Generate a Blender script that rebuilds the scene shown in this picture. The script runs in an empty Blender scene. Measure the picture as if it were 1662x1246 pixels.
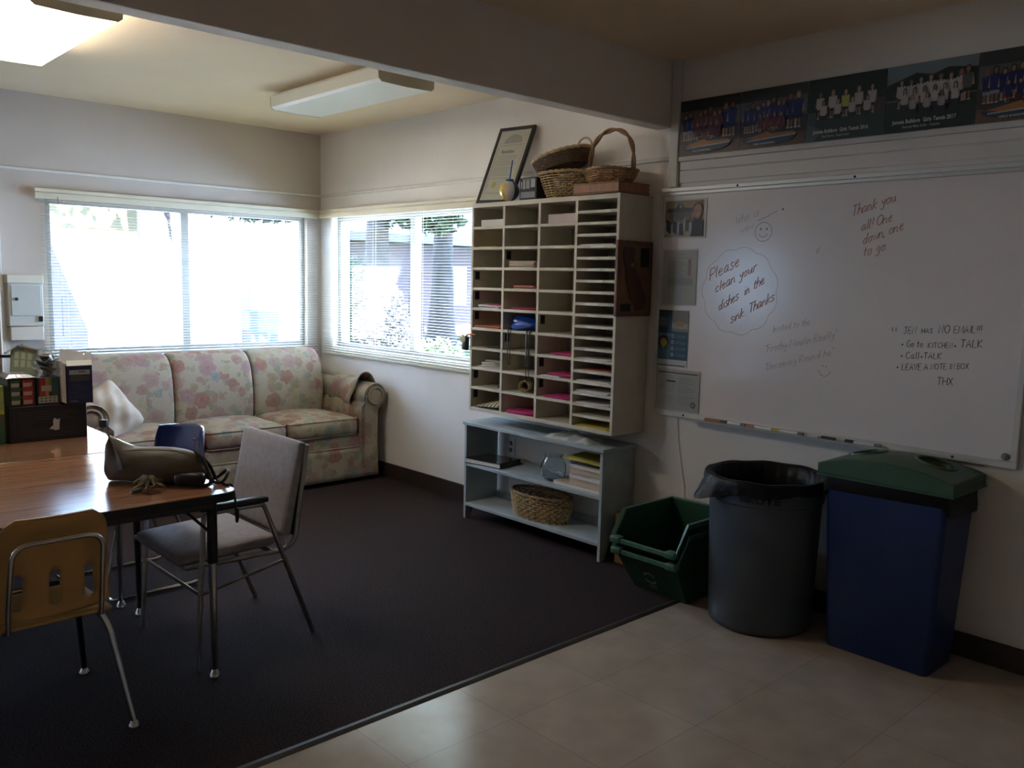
import bpy, bmesh, math, random
from mathutils import Vector, Matrix, Euler
random.seed(7)
sc = bpy.context.scene
COL = sc.collection
PI = math.pi

# ------------------------------------------------------------------ camera
# room axes: right wall is the plane x=0, back wall is the plane y=0, floor z=0
yaw, pitch, roll = 0.75105, -0.11779, 0.02182
fwd = Vector((math.sin(yaw)*math.cos(pitch), math.cos(yaw)*math.cos(pitch), math.sin(pitch)))
rt0 = Vector((math.cos(yaw), -math.sin(yaw), 0)); up0 = rt0.cross(fwd)
rt = math.cos(roll)*rt0 + math.sin(roll)*up0
up = -math.sin(roll)*rt0 + math.cos(roll)*up0
cam_data = bpy.data.cameras.new('camera')
cam = bpy.data.objects.new('camera', cam_data); COL.objects.link(cam)
cam.matrix_world = Matrix(((rt.x, up.x, -fwd.x, -3.820), (rt.y, up.y, -fwd.y, -6.473), (rt.z, up.z, -fwd.z, 1.53), (0, 0, 0, 1)))
cam_data.sensor_width = 36.0; cam_data.lens = 1407.2/1662*36.0
cam_data.clip_start = 0.05; cam_data.clip_end = 300
sc.camera = cam

# ------------------------------------------------------------------ sky, sun, exposure
world = bpy.data.worlds.new('sky'); sc.world = world; world.use_nodes = True
wn = world.node_tree; bgn = wn.nodes['Background']
_tc = wn.nodes.new('ShaderNodeTexCoord'); _sp = wn.nodes.new('ShaderNodeSeparateXYZ'); _rp = wn.nodes.new('ShaderNodeValToRGB')
wn.links.new(_tc.outputs['Generated'], _sp.inputs[0]); wn.links.new(_sp.outputs['Z'], _rp.inputs[0]); wn.links.new(_rp.outputs[0], bgn.inputs['Color'])
_rp.color_ramp.elements[0].color = (0.48, 0.69, 1.0, 1); _rp.color_ramp.elements[1].color = (0.36, 0.55, 1.0, 1)
bgn.inputs['Strength'].default_value = 8.0
sun_d = bpy.data.lights.new('sun', 'SUN'); sun_d.energy = 36.0; sun_d.angle = math.radians(0.6); sun_d.color = (1.0, 0.96, 0.91)
sun = bpy.data.objects.new('sun', sun_d); COL.objects.link(sun)
sun.rotation_euler = Vector((0.12, 1.0, -1.05)).to_track_quat('-Z', 'Y').to_euler(); sun.location = (0, -10, 20)
for nm, loc, rx, ry, sx, sy in (('window_portal', (-1.1, 0.13, 1.49), PI/2, 0, 2.0, 1.1), ('window_portal', (0.13, -1.1, 1.49), PI/2, PI/2, 2.1, 1.1), ('window_portal', (-6.63, 0.13, 1.55), PI/2, 0, 1.05, 1.0)):
    pd = bpy.data.lights.new(nm, 'AREA'); pd.shape = 'RECTANGLE'; pd.size = sx; pd.size_y = sy; pd.cycles.is_portal = True
    po = bpy.data.objects.new(nm, pd); COL.objects.link(po); po.location = loc
    d = Vector((0, -1, 0)) if ry == 0 else Vector((-1 if ry > 0 else 1, 0, 0))
    po.rotation_euler = d.to_track_quat('-Z', 'Z').to_euler()
sc.view_settings.view_transform = 'Standard'; sc.view_settings.look = 'None'
sc.view_settings.gamma = 1.0; sc.view_settings.use_curve_mapping = False
sc.view_settings.exposure = 2.05
sc.cycles.use_denoising = True
sc.cycles.max_bounces = 10; sc.cycles.diffuse_bounces = 6; sc.cycles.glossy_bounces = 4
sc.cycles.transmission_bounces = 6; sc.cycles.transparent_max_bounces = 16
sc.cycles.sample_clamp_indirect = 8.0; sc.cycles.caustics_reflective = False; sc.cycles.caustics_refractive = False

# ------------------------------------------------------------------ materials
MATS = {}
def lin(c):
    return tuple((x/12.92 if x <= 0.04045 else ((x+0.055)/1.055)**2.4) for x in c)
def mat(name, col, rough=0.6, metal=0.0, spec=0.5, var=0.0, vscale=8.0, bump=0.0, bscale=60.0, trans=0.0, coat=0.0, stretch=None):
    """principled material; var: lightness variation by noise; bump: fine noise bump"""
    if name in MATS: return MATS[name]
    m = bpy.data.materials.new(name); m.use_nodes = True; nt = m.node_tree; b = nt.nodes['Principled BSDF']
    b.inputs['Base Color'].default_value = (*col, 1); b.inputs['Roughness'].default_value = rough
    b.inputs['Metallic'].default_value = metal; b.inputs['Specular IOR Level'].default_value = spec
    b.inputs['Transmission Weight'].default_value = trans; b.inputs['Coat Weight'].default_value = coat
    if var or bump:
        tc = nt.nodes.new('ShaderNodeTexCoord'); mp = nt.nodes.new('ShaderNodeMapping')
        nt.links.new(tc.outputs['Object'], mp.inputs[0])
        if stretch: mp.inputs['Scale'].default_value = stretch
    if var:
        n = nt.nodes.new('ShaderNodeTexNoise'); n.inputs['Scale'].default_value = vscale; n.inputs['Detail'].default_value = 4
        nt.links.new(mp.outputs[0], n.inputs['Vector'])
        r = nt.nodes.new('ShaderNodeValToRGB'); nt.links.new(n.outputs['Fac'], r.inputs[0])
        r.color_ramp.elements[0].position = 0.3; r.color_ramp.elements[1].position = 0.7
        r.color_ramp.elements[0].color = tuple(max(0, c*(1-var)) for c in col)+(1,)
        r.color_ramp.elements[1].color = tuple(min(1, c*(1+var)) for c in col)+(1,)
        nt.links.new(r.outputs[0], b.inputs['Base Color'])
    if bump:
        n2 = nt.nodes.new('ShaderNodeTexNoise'); n2.inputs['Scale'].default_value = bscale; n2.inputs['Detail'].default_value = 3
        nt.links.new(mp.outputs[0], n2.inputs['Vector'])
        bp = nt.nodes.new('ShaderNodeBump'); bp.inputs['Strength'].default_value = bump; bp.inputs['Distance'].default_value = 0.01
        nt.links.new(n2.outputs['Fac'], bp.inputs['Height']); nt.links.new(bp.outputs[0], b.inputs['Normal'])
    MATS[name] = m
    return m
def emit_mat(name, col, strength):
    m = bpy.data.materials.new(name); m.use_nodes = True; b = m.node_tree.nodes['Principled BSDF']
    b.inputs['Base Color'].default_value = (0.9, 0.9, 0.88, 1); b.inputs['Emission Color'].default_value = (*col, 1)
    b.inputs['Emission Strength'].default_value = strength; b.inputs['Roughness'].default_value = 0.35
    return m
def nodes_of(name, rough=0.6, spec=0.5):
    m = bpy.data.materials.new(name); m.use_nodes = True; nt = m.node_tree; b = nt.nodes['Principled BSDF']
    b.inputs['Roughness'].default_value = rough; b.inputs['Specular IOR Level'].default_value = spec
    MATS[name] = m
    return m, nt, b, nt.links.new
def ramp(nt, stops, const=False):
    r = nt.nodes.new('ShaderNodeValToRGB'); e = r.color_ramp.elements
    while len(e) < len(stops): e.new(0.5)
    for k, (p, c) in enumerate(stops): e[k].position = p; e[k].color = (*c, 1)
    if const: r.color_ramp.interpolation = 'CONSTANT'
    return r

wall_m = mat('painted_wall', (0.72, 0.675, 0.63), 0.55, var=0.035, vscale=3, bump=0.06, bscale=90)
wall_bk = mat('shaded_back_wall_paint', (0.55, 0.485, 0.435), 0.55, var=0.035, vscale=3, bump=0.06, bscale=90)  # same room paint, darkened so the colour carries this wall's dimmer light
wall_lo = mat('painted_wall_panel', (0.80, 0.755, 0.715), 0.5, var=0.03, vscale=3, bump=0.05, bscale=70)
ceil_m = mat('painted_ceiling', (0.87, 0.70, 0.49), 0.8, var=0.03, vscale=2, bump=0.08, bscale=120)
beam_m = mat('painted_beam', (0.80, 0.73, 0.68), 0.6, var=0.03, vscale=3)
trim_m = mat('painted_trim', (0.70, 0.67, 0.62), 0.5, var=0.04, vscale=8)
base_m = mat('dark_vinyl_base', (0.035, 0.022, 0.018), 0.45, var=0.2, vscale=6)
alum_m = mat('window_aluminium', (0.34, 0.34, 0.33), 0.45, 0.3, var=0.05, vscale=20)
blind_m = mat('cream_blind', (0.66, 0.60, 0.46), 0.45, var=0.04, vscale=5)
white_m = mat('white_enamel', (0.78, 0.77, 0.73), 0.4, var=0.02)
chrome_m = mat('chrome', (0.62, 0.61, 0.60), 0.22, 1.0, var=0.1, vscale=30)
black_m = mat('black_plastic', (0.012, 0.012, 0.013), 0.4, var=0.2)
black_edge_m = mat('black_rubber_edge', (0.010, 0.010, 0.011), 0.5, var=0.2)
paper_m = mat('white_paper', (0.74, 0.72, 0.69), 0.7, var=0.03, vscale=10)
card_m = mat('brown_cardboard', (0.30, 0.14, 0.07), 0.8, var=0.12, vscale=12)
glass_m = None
def make_glass(name, tint=(1, 1, 1), refl=0.9):
    m = bpy.data.materials.new(name); m.use_nodes = True; nt = m.node_tree; nt.nodes.clear()
    out = nt.nodes.new('ShaderNodeOutputMaterial'); mix = nt.nodes.new('ShaderNodeMixShader')
    tr = nt.nodes.new('ShaderNodeBsdfTransparent'); gl = nt.nodes.new('ShaderNodeBsdfGlossy'); lw = nt.nodes.new('ShaderNodeLayerWeight'); lw.inputs[0].default_value = 0.5
    pw = nt.nodes.new('ShaderNodeMath'); pw.operation = 'POWER'; pw.inputs[1].default_value = 5.0; nt.links.new(lw.outputs['Facing'], pw.inputs[0])
    fr = nt.nodes.new('ShaderNodeMath'); fr.operation = 'MULTIPLY_ADD'; fr.inputs[1].default_value = 0.9; fr.inputs[2].default_value = 0.04; nt.links.new(pw.outputs[0], fr.inputs[0])
    tr.inputs[0].default_value = (*tint, 1); gl.inputs['Roughness'].default_value = 0.02
    gl.inputs[0].default_value = (refl, refl, refl, 1)
    nt.links.new(fr.outputs[0], mix.inputs[0]); nt.links.new(tr.outputs[0], mix.inputs[1]); nt.links.new(gl.outputs[0], mix.inputs[2])
    nt.links.new(mix.outputs[0], out.inputs[0])
    return m
glass_m = make_glass('window_glass', (0.95, 0.97, 0.96))
plastic_film_m = make_glass('clear_plastic', (0.86, 0.88, 0.87), 1.0)
jar_m = make_glass('jar_glass', (0.95, 0.975, 0.975), 1.0)

# printed surfaces read a colour attribute (the print's own colours)
print_m, _nt, _b, _lk = nodes_of('printed_ink', 0.45)
_a = _nt.nodes.new('ShaderNodeVertexColor'); _a.layer_name = 'Col'; _lk(_a.outputs[0], _b.inputs['Base Color'])

# carpet
carpet_m, nt, b, L = nodes_of('maroon_loop_carpet', 0.95, 0.15)
tc = nt.nodes.new('ShaderNodeTexCoord'); n = nt.nodes.new('ShaderNodeTexNoise'); n.inputs['Scale'].default_value = 170; n.inputs['Detail'].default_value = 2
L(tc.outputs['Object'], n.inputs['Vector'])
r = ramp(nt, [(0.30, (0.010, 0.006, 0.006)), (0.5, (0.028, 0.0165, 0.0155)), (0.72, (0.082, 0.050, 0.046))]); L(n.outputs['Fac'], r.inputs[0]); L(r.outputs[0], b.inputs['Base Color'])
bp = nt.nodes.new('ShaderNodeBump'); bp.inputs['Strength'].default_value = 0.5; bp.inputs['Distance'].default_value = 0.004; L(n.outputs['Fac'], bp.inputs['Height']); L(bp.outputs[0], b.inputs['Normal'])

# vinyl tile, one-foot squares
tile_m, nt, b, L = nodes_of('beige_vinyl_tile', 0.16, 0.5)
tc = nt.nodes.new('ShaderNodeTexCoord'); br = nt.nodes.new('ShaderNodeTexBrick'); br.offset = 0.0; br.squash = 1.0
br.inputs['Scale'].default_value = 1.0; br.inputs['Brick Width'].default_value = 0.457; br.inputs['Row Height'].default_value = 0.457; br.inputs['Mortar Size'].default_value = 0.0013
br.inputs['Color1'].default_value = (0.58, 0.475, 0.39, 1); br.inputs['Color2'].default_value = (0.55, 0.455, 0.37, 1); br.inputs['Mortar'].default_value = (0.36, 0.30, 0.25, 1)
mp = nt.nodes.new('ShaderNodeMapping'); mp.inputs['Location'].default_value = (0.1, 0.12, 0); L(tc.outputs['Object'], mp.inputs[0]); L(mp.outputs[0], br.inputs['Vector'])
n = nt.nodes.new('ShaderNodeTexNoise'); n.inputs['Scale'].default_value = 7; n.inputs['Detail'].default_value = 6; L(tc.outputs['Object'], n.inputs['Vector'])
mx = nt.nodes.new('ShaderNodeMixRGB'); mx.blend_type = 'MULTIPLY'; mx.inputs[0].default_value = 0.35; L(br.outputs['Color'], mx.inputs[1]); L(n.outputs['Fac'], mx.inputs[2]); L(mx.outputs[0], b.inputs['Base Color'])
rr = ramp(nt, [(0.3, (0.12,)*3), (0.7, (0.26,)*3)]); L(n.outputs['Fac'], rr.inputs[0]); L(rr.outputs[0], b.inputs['Roughness'])

# wood laminate
def wood(name, c0, c1, rough, axis='x', scale=1.0, spec=0.5, coat=0.0):
    m, nt, b, L = nodes_of(name, rough, spec); b.inputs['Coat Weight'].default_value = coat
    tc = nt.nodes.new('ShaderNodeTexCoord'); mp = nt.nodes.new('ShaderNodeMapping'); L(tc.outputs['Object'], mp.inputs[0])
    s = {'x': (1.2, 22, 22), 'y': (22, 1.2, 22), 'z': (22, 22, 1.2)}[axis]; mp.inputs['Scale'].default_value = tuple(v*scale for v in s)
    n = nt.nodes.new('ShaderNodeTexNoise'); n.inputs['Scale'].default_value = 2.2; n.inputs['Detail'].default_value = 6; n.inputs['Distortion'].default_value = 0.6
    L(mp.outputs[0], n.inputs['Vector']); r = ramp(nt, [(0.3, c0), (0.7, c1)]); L(n.outputs['Fac'], r.inputs[0]); L(r.outputs[0], b.inputs['Base Color'])
    return m
table_m = wood('walnut_laminate', (0.20, 0.088, 0.044), (0.37, 0.175, 0.09), 0.22, 'x', coat=0.0)
table2_m = wood('polished_walnut_laminate', (0.18, 0.083, 0.042), (0.33, 0.16, 0.085), 0.13, 'x', spec=0.8, coat=0.6)
plaque_m = wood('plaque_wood', (0.11, 0.035, 0.018), (0.19, 0.065, 0.03), 0.4, 'z')
door_m = wood('door_wood', (0.34, 0.27, 0.20), (0.42, 0.34, 0.26), 0.45, 'z')

# floral upholstery
floral_m, nt, b, L = nodes_of('floral_upholstery', 0.9, 0.2)
tc = nt.nodes.new('ShaderNodeTexCoord')
def vor(scale, seed, jitter):
    nz = nt.nodes.new('ShaderNodeTexNoise'); nz.inputs['Scale'].default_value = 22; nz.inputs['Detail'].default_value = 2; L(tc.outputs['Object'], nz.inputs['Vector'])
    sub = nt.nodes.new('ShaderNodeVectorMath'); sub.operation = 'SCALE'; sub.inputs['Scale'].default_value = jitter; L(nz.outputs['Color'], sub.inputs[0])
    add = nt.nodes.new('ShaderNodeVectorMath'); add.operation = 'ADD'; L(tc.outputs['Object'], add.inputs[0]); L(sub.outputs[0], add.inputs[1])
    ad2 = nt.nodes.new('ShaderNodeVectorMath'); ad2.operation = 'ADD'; ad2.inputs[1].default_value = (seed, seed*1.7, seed*0.3); L(add.outputs[0], ad2.inputs[0])
    v = nt.nodes.new('ShaderNodeTexVoronoi'); v.inputs['Scale'].default_value = scale; L(ad2.outputs[0], v.inputs['Vector'])
    return v
def layer(prev, v, size, cols, petal=True):
    sepc = nt.nodes.new('ShaderNodeSeparateColor'); L(v.outputs['Color'], sepc.inputs[0])
    cr = ramp(nt, [(k/len(cols), c) for k, c in enumerate(cols)], True); L(sepc.outputs[0], cr.inputs[0])
    dr = ramp(nt, [(size*0.35, (0.75,)*3), (size*0.55, (1.0,)*3), (size*0.7, (0.8,)*3), (size*0.9, (1,)*3)]); L(v.outputs['Distance'], dr.inputs[0])
    mu = nt.nodes.new('ShaderNodeMixRGB'); mu.blend_type = 'MULTIPLY'; mu.inputs[0].default_value = 0.8 if petal else 0.2; L(cr.outputs[0], mu.inputs[1]); L(dr.outputs[0], mu.inputs[2])
    mk = ramp(nt, [(size, (0.9,)*3), (size*1.12, (0,)*3)]); L(v.outputs['Distance'], mk.inputs[0])
    gate = nt.nodes.new('ShaderNodeMath'); gate.operation = 'GREATER_THAN'; gate.inputs[1].default_value = 0.12; L(sepc.outputs[1], gate.inputs[0])
    fm = nt.nodes.new('ShaderNodeMath'); fm.operation = 'MULTIPLY'; L(mk.outputs[0], fm.inputs[0]); L(gate.outputs[0], fm.inputs[1])
    mx = nt.nodes.new('ShaderNodeMixRGB'); L(fm.outputs[0], mx.inputs[0])
    if isinstance(prev, tuple): mx.inputs[1].default_value = (*prev, 1)
    else: L(prev.outputs[0], mx.inputs[1])
    L(mu.outputs[0], mx.inputs[2])
    return mx
l1 = layer((0.330, 0.267, 0.198), vor(13, 3.1, 0.09), 0.42, [(0.224, 0.204, 0.138), (0.264, 0.228, 0.165), (0.218, 0.216, 0.176), (0.304, 0.252, 0.165)], False)
l2 = layer(l1, vor(10, 8.7, 0.07), 0.40, [(0.290, 0.174, 0.138), (0.238, 0.228, 0.215), (0.277, 0.204, 0.138), (0.304, 0.210, 0.176)])
l3 = layer(l2, vor(6.6, 1.3, 0.08), 0.37, [(0.284, 0.141, 0.110), (0.304, 0.180, 0.171), (0.264, 0.144, 0.105), (0.317, 0.204, 0.176)])
L(l3.outputs[0], b.inputs['Base Color'])
n = nt.nodes.new('ShaderNodeTexNoise'); n.inputs['Scale'].default_value = 240; L(tc.outputs['Object'], n.inputs['Vector'])
bp = nt.nodes.new('ShaderNodeBump'); bp.inputs['Strength'].default_value = 0.15; bp.inputs['Distance'].default_value = 0.004; L(n.outputs['Fac'], bp.inputs['Height']); L(bp.outputs[0], b.inputs['Normal'])

# ------------------------------------------------------------------ mesh helpers
class MB:
    def __init__(s, M=None): s.bm = bmesh.new(); s.M = M; s.cl = None
    def quad(s, *p):
        vs = [s.bm.verts.new(q) for q in p]; return s.bm.faces.new(vs)
    def box(s, x0, x1, y0, y1, z0, z1, T=None):
        c = [(x0, y0, z0), (x1, y0, z0), (x1, y1, z0), (x0, y1, z0), (x0, y0, z1), (x1, y0, z1), (x1, y1, z1), (x0, y1, z1)]
        if T is not None: c = [T @ Vector(p) for p in c]
        v = [s.bm.verts.new(p) for p in c]
        return [s.bm.faces.new([v[i] for i in f]) for f in ((3, 2, 1, 0), (4, 5, 6, 7), (0, 1, 5, 4), (1, 2, 6, 5), (2, 3, 7, 6), (3, 0, 4, 7))]
    def loft(s, rings, closed=True, cap=True, loop=False):
        R = [[s.bm.verts.new(p) for p in r] for r in rings]; n = len(R[0]); m = len(R)
        for a in range(m if loop else m-1):
            A, B = R[a], R[(a+1) % m]
            for k in range(n if closed else n-1):
                try: s.bm.faces.new((A[k], A[(k+1) % n], B[(k+1) % n], B[k]))
                except ValueError: pass
        if cap and closed and not loop:
            s.bm.faces.new(list(reversed(R[0]))); s.bm.faces.new(R[-1])
        return R
    def tube(s, pts, r, n=8, loop=False, cap=True):
        P = [Vector(p) for p in pts]; m = len(P); rings = []; prev = None
        rad = r if isinstance(r, (list, tuple)) else [r]*m
        for k in range(m):
            if loop: t = P[(k+1) % m]-P[k-1]
            elif k == 0: t = P[1]-P[0]
            elif k == m-1: t = P[-1]-P[-2]
            else: t = (P[k+1]-P[k]).normalized()+(P[k]-P[k-1]).normalized()
            if t.length < 1e-9: t = Vector((0, 0, 1))
            t.normalize()
            if prev is None:
                a = t.orthogonal().normalized()
            else:
                a = prev-t*prev.dot(t)
                a = a.normalized() if a.length > 1e-6 else t.orthogonal().normalized()
            prev = a; bb = t.cross(a)
            rings.append([P[k]+rad[k]*(math.cos(2*PI*j/n)*a+math.sin(2*PI*j/n)*bb) for j in range(n)])
        s.loft(rings, True, cap, loop)
    def lathe(s, prof, n=32, c=(0, 0, 0), cap=True, fn=None):
        rings = []
        for (r, z) in prof:
            ring = []
            for j in range(n):
                a = 2*PI*j/n; p = Vector((c[0]+r*math.cos(a), c[1]+r*math.sin(a), c[2]+z))
                if fn: p = fn(p, a, r, z)
                ring.append(p)
            rings.append(ring)
        s.loft(rings, True, cap)
    def grid(s, fn, nu, nv):
        V = [[s.bm.verts.new(fn(i/nu, j/nv)) for j in range(nv+1)] for i in range(nu+1)]
        for i in range(nu):
            for j in range(nv): s.bm.faces.new((V[i][j], V[i+1][j], V[i+1][j+1], V[i][j+1]))
        return V
    def prism(s, pts, fn, d):
        """extruded outline: pts 2d, fn(u,v,w)->3d, w in 0..d"""
        A = [s.bm.verts.new(fn(u, v, 0)) for u, v in pts]; B = [s.bm.verts.new(fn(u, v, d)) for u, v in pts]; n = len(pts)
        s.bm.faces.new(list(reversed(A))); s.bm.faces.new(B)
        for k in range(n): s.bm.faces.new((A[k], A[(k+1) % n], B[(k+1) % n], B[k]))
    def rbox(s, cx, cy, cz, sx, sy, sz, r, n=6, puff=(0, 0, 0), T=None, pinch=0):
        """rounded, optionally puffed box (cushions); T: transform after building round the centre"""
        h = Vector((sx/2, sy/2, sz/2)); mp = {}
        def vert(u):
            key = tuple(round(x, 5) for x in u)
            if key in mp: return mp[key]
            p = Vector((u[0]*h.x, u[1]*h.y, u[2]*h.z)); q = Vector([max(-h[i]+r, min(h[i]-r, p[i])) for i in range(3)])
            d = p-q
            if d.length > 1e-9: p = q+d.normalized()*min(r, d.length if False else r)
            fx = (1-u[1]**2)*(1-u[2]**2); fy = (1-u[0]**2)*(1-u[2]**2); fz = (1-u[0]**2)*(1-u[1]**2)
            p += Vector((u[0]*fx*puff[0], u[1]*fy*puff[1], u[2]*fz*puff[2]))
            if pinch: p.z *= 1-pinch*max(abs(u[0])**4, abs(u[1])**4)
            p = (T @ p) if T is not None else p
            v = s.bm.verts.new(p+Vector((cx, cy, cz))); mp[key] = v; return v
        g = [math.sin((2*k/n-1)*PI/2*0.92)/math.sin(PI/2*0.92) for k in range(n+1)]
        for ax in range(3):
            for sg in (-1, 1):
                for i in range(n):
                    for j in range(n):
                        c = []
                        for (a, bb) in ((g[i], g[j]), (g[i+1], g[j]), (g[i+1], g[j+1]), (g[i], g[j+1])):
                            u = [0, 0, 0]; u[ax] = sg; u[(ax+1) % 3] = a; u[(ax+2) % 3] = bb; c.append(vert(u))
                        if sg < 0: c.reverse()
                        try: s.bm.faces.new(c)
                        except ValueError: pass
    def ink(s, col, pts):
        """flat printed patch with its own colour"""
        if s.cl is None: s.cl = s.bm.loops.layers.float_color.new('Col')
        f = s.bm.faces.new([s.bm.verts.new(p) for p in pts])
        for l in f.loops: l[s.cl] = (*col, 1)
    def build(s, name, m, parent=None, bevel=0.0, segs=2, smooth=None, sub=0, angle=40, solid=0, calc=True):
        if s.M is not None: s.bm.transform(s.M)
        if calc: bmesh.ops.recalc_face_normals(s.bm, faces=s.bm.faces[:])
        off = Vector((0, 0, 0))
        if parent is None and s.bm.verts:
            xs = [v.co for v in s.bm.verts]; lo = Vector([min(c[i] for c in xs) for i in range(3)]); hi = Vector([max(c[i] for c in xs) for i in range(3)])
            off = Vector(((lo.x+hi.x)/2, (lo.y+hi.y)/2, lo.z))
        elif parent is not None:
            off = wloc(parent)
        bmesh.ops.translate(s.bm, vec=-off, verts=s.bm.verts[:])
        me = bpy.data.meshes.new(name); s.bm.to_mesh(me); s.bm.free()
        ms = m if isinstance(m, (list, tuple)) else [m]
        for q in ms: me.materials.append(q)
        o = bpy.data.objects.new(name, me); COL.objects.link(o)
        if parent is not None: o.parent = parent
        else: o.location = off
        if smooth is None: smooth = bool(sub) or not bevel
        if smooth or bevel:
            me.polygons.foreach_set('use_smooth', [True]*len(me.polygons))
            try: me.set_sharp_from_angle(angle=math.radians(angle))
            except Exception: pass
        if solid:
            md = o.modifiers.new('thickness', 'SOLIDIFY'); md.thickness = solid; md.offset = 0
        if bevel:
            md = o.modifiers.new('bevel', 'BEVEL'); md.width = bevel; md.segments = segs; md.limit_method = 'ANGLE'; md.angle_limit = math.radians(35)
        if sub:
            md = o.modifiers.new('sub', 'SUBSURF'); md.levels = sub; md.render_levels = sub
        return o
def wloc(o):
    v = Vector(o.location)
    while o.parent: o = o.parent; v += Vector(o.location)
    return v
def tag(o, label, cat, group=None):
    o['label'] = label; o['category'] = cat
    if group: o['group'] = group
    return o
def thing(name, label, cat, loc=(0, 0, 0), group=None):
    o = bpy.data.objects.new(name, None); COL.objects.link(o); o.location = loc; o.empty_display_size = 0.05
    return tag(o, label, cat, group)
def structure(o): o['kind'] = 'structure'; return o
def bx(name, m, parent, x0, x1, y0, y1, z0, z1, bevel=0.0, T=None):
    b = MB(); b.box(min(x0, x1), max(x0, x1), min(y0, y1), max(y0, y1), min(z0, z1), max(z0, z1), T); return b.build(name, m, parent, bevel)
def copy_tree(o, parent=None):
    c = o.copy(); COL.objects.link(c); c.parent = parent
    for ch in [q for q in bpy.data.objects if q.parent == o]: copy_tree(ch, c)
    return c
def arc(c, r, a0, a1, n, plane='xz'):
    out = []
    for k in range(n+1):
        a = a0+(a1-a0)*k/n; u, v = r*math.cos(a), r*math.sin(a)
        out.append({'xz': (c[0]+u, c[1], c[2]+v), 'yz': (c[0], c[1]+u, c[2]+v), 'xy': (c[0]+u, c[1]+v, c[2])}[plane])
    return out
def fillet(pts, r, n=5):
    """round the corners of a polyline"""
    P = [Vector(p) for p in pts]; out = [P[0]]
    for k in range(1, len(P)-1):
        a, b, c = P[k-1], P[k], P[k+1]; d1 = (a-b); d2 = (c-b); q = min(r, d1.length*0.48, d2.length*0.48)
        s, e = b+d1.normalized()*q, b+d2.normalized()*q
        for j in range(n+1):
            t = j/n; out.append(s*(1-t)**2+b*2*t*(1-t)+e*t*t)
    out.append(P[-1]); return out
def text_mesh(txt, size, fn, depth=0.0, bold=0.0, align='LEFT'):
    """font text as a bmesh mapped by fn(u,v)->3d"""
    cu = bpy.data.curves.new('t', 'FONT'); cu.body = txt; cu.size = size; cu.offset = bold; cu.resolution_u = 2; cu.align_x = align
    ob = bpy.data.objects.new('t', cu); COL.objects.link(ob)
    bpy.context.view_layer.update()
    me = bpy.data.meshes.new_from_object(ob.evaluated_get(bpy.context.evaluated_depsgraph_get()))
    b = MB(); b.bm.from_mesh(me)
    for v in b.bm.verts: v.co = Vector(fn(v.co.x, v.co.y))
    bpy.data.objects.remove(ob); bpy.data.curves.remove(cu); bpy.data.meshes.remove(me)
    return b
def text_into(b, col, txt, size, fn, bold=0.0, align='LEFT'):
    t = text_mesh(txt, size, fn, 0, bold, align)
    for f in t.bm.faces: b.ink(col, [v.co.copy() for v in f.verts])
    t.bm.free()
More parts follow.
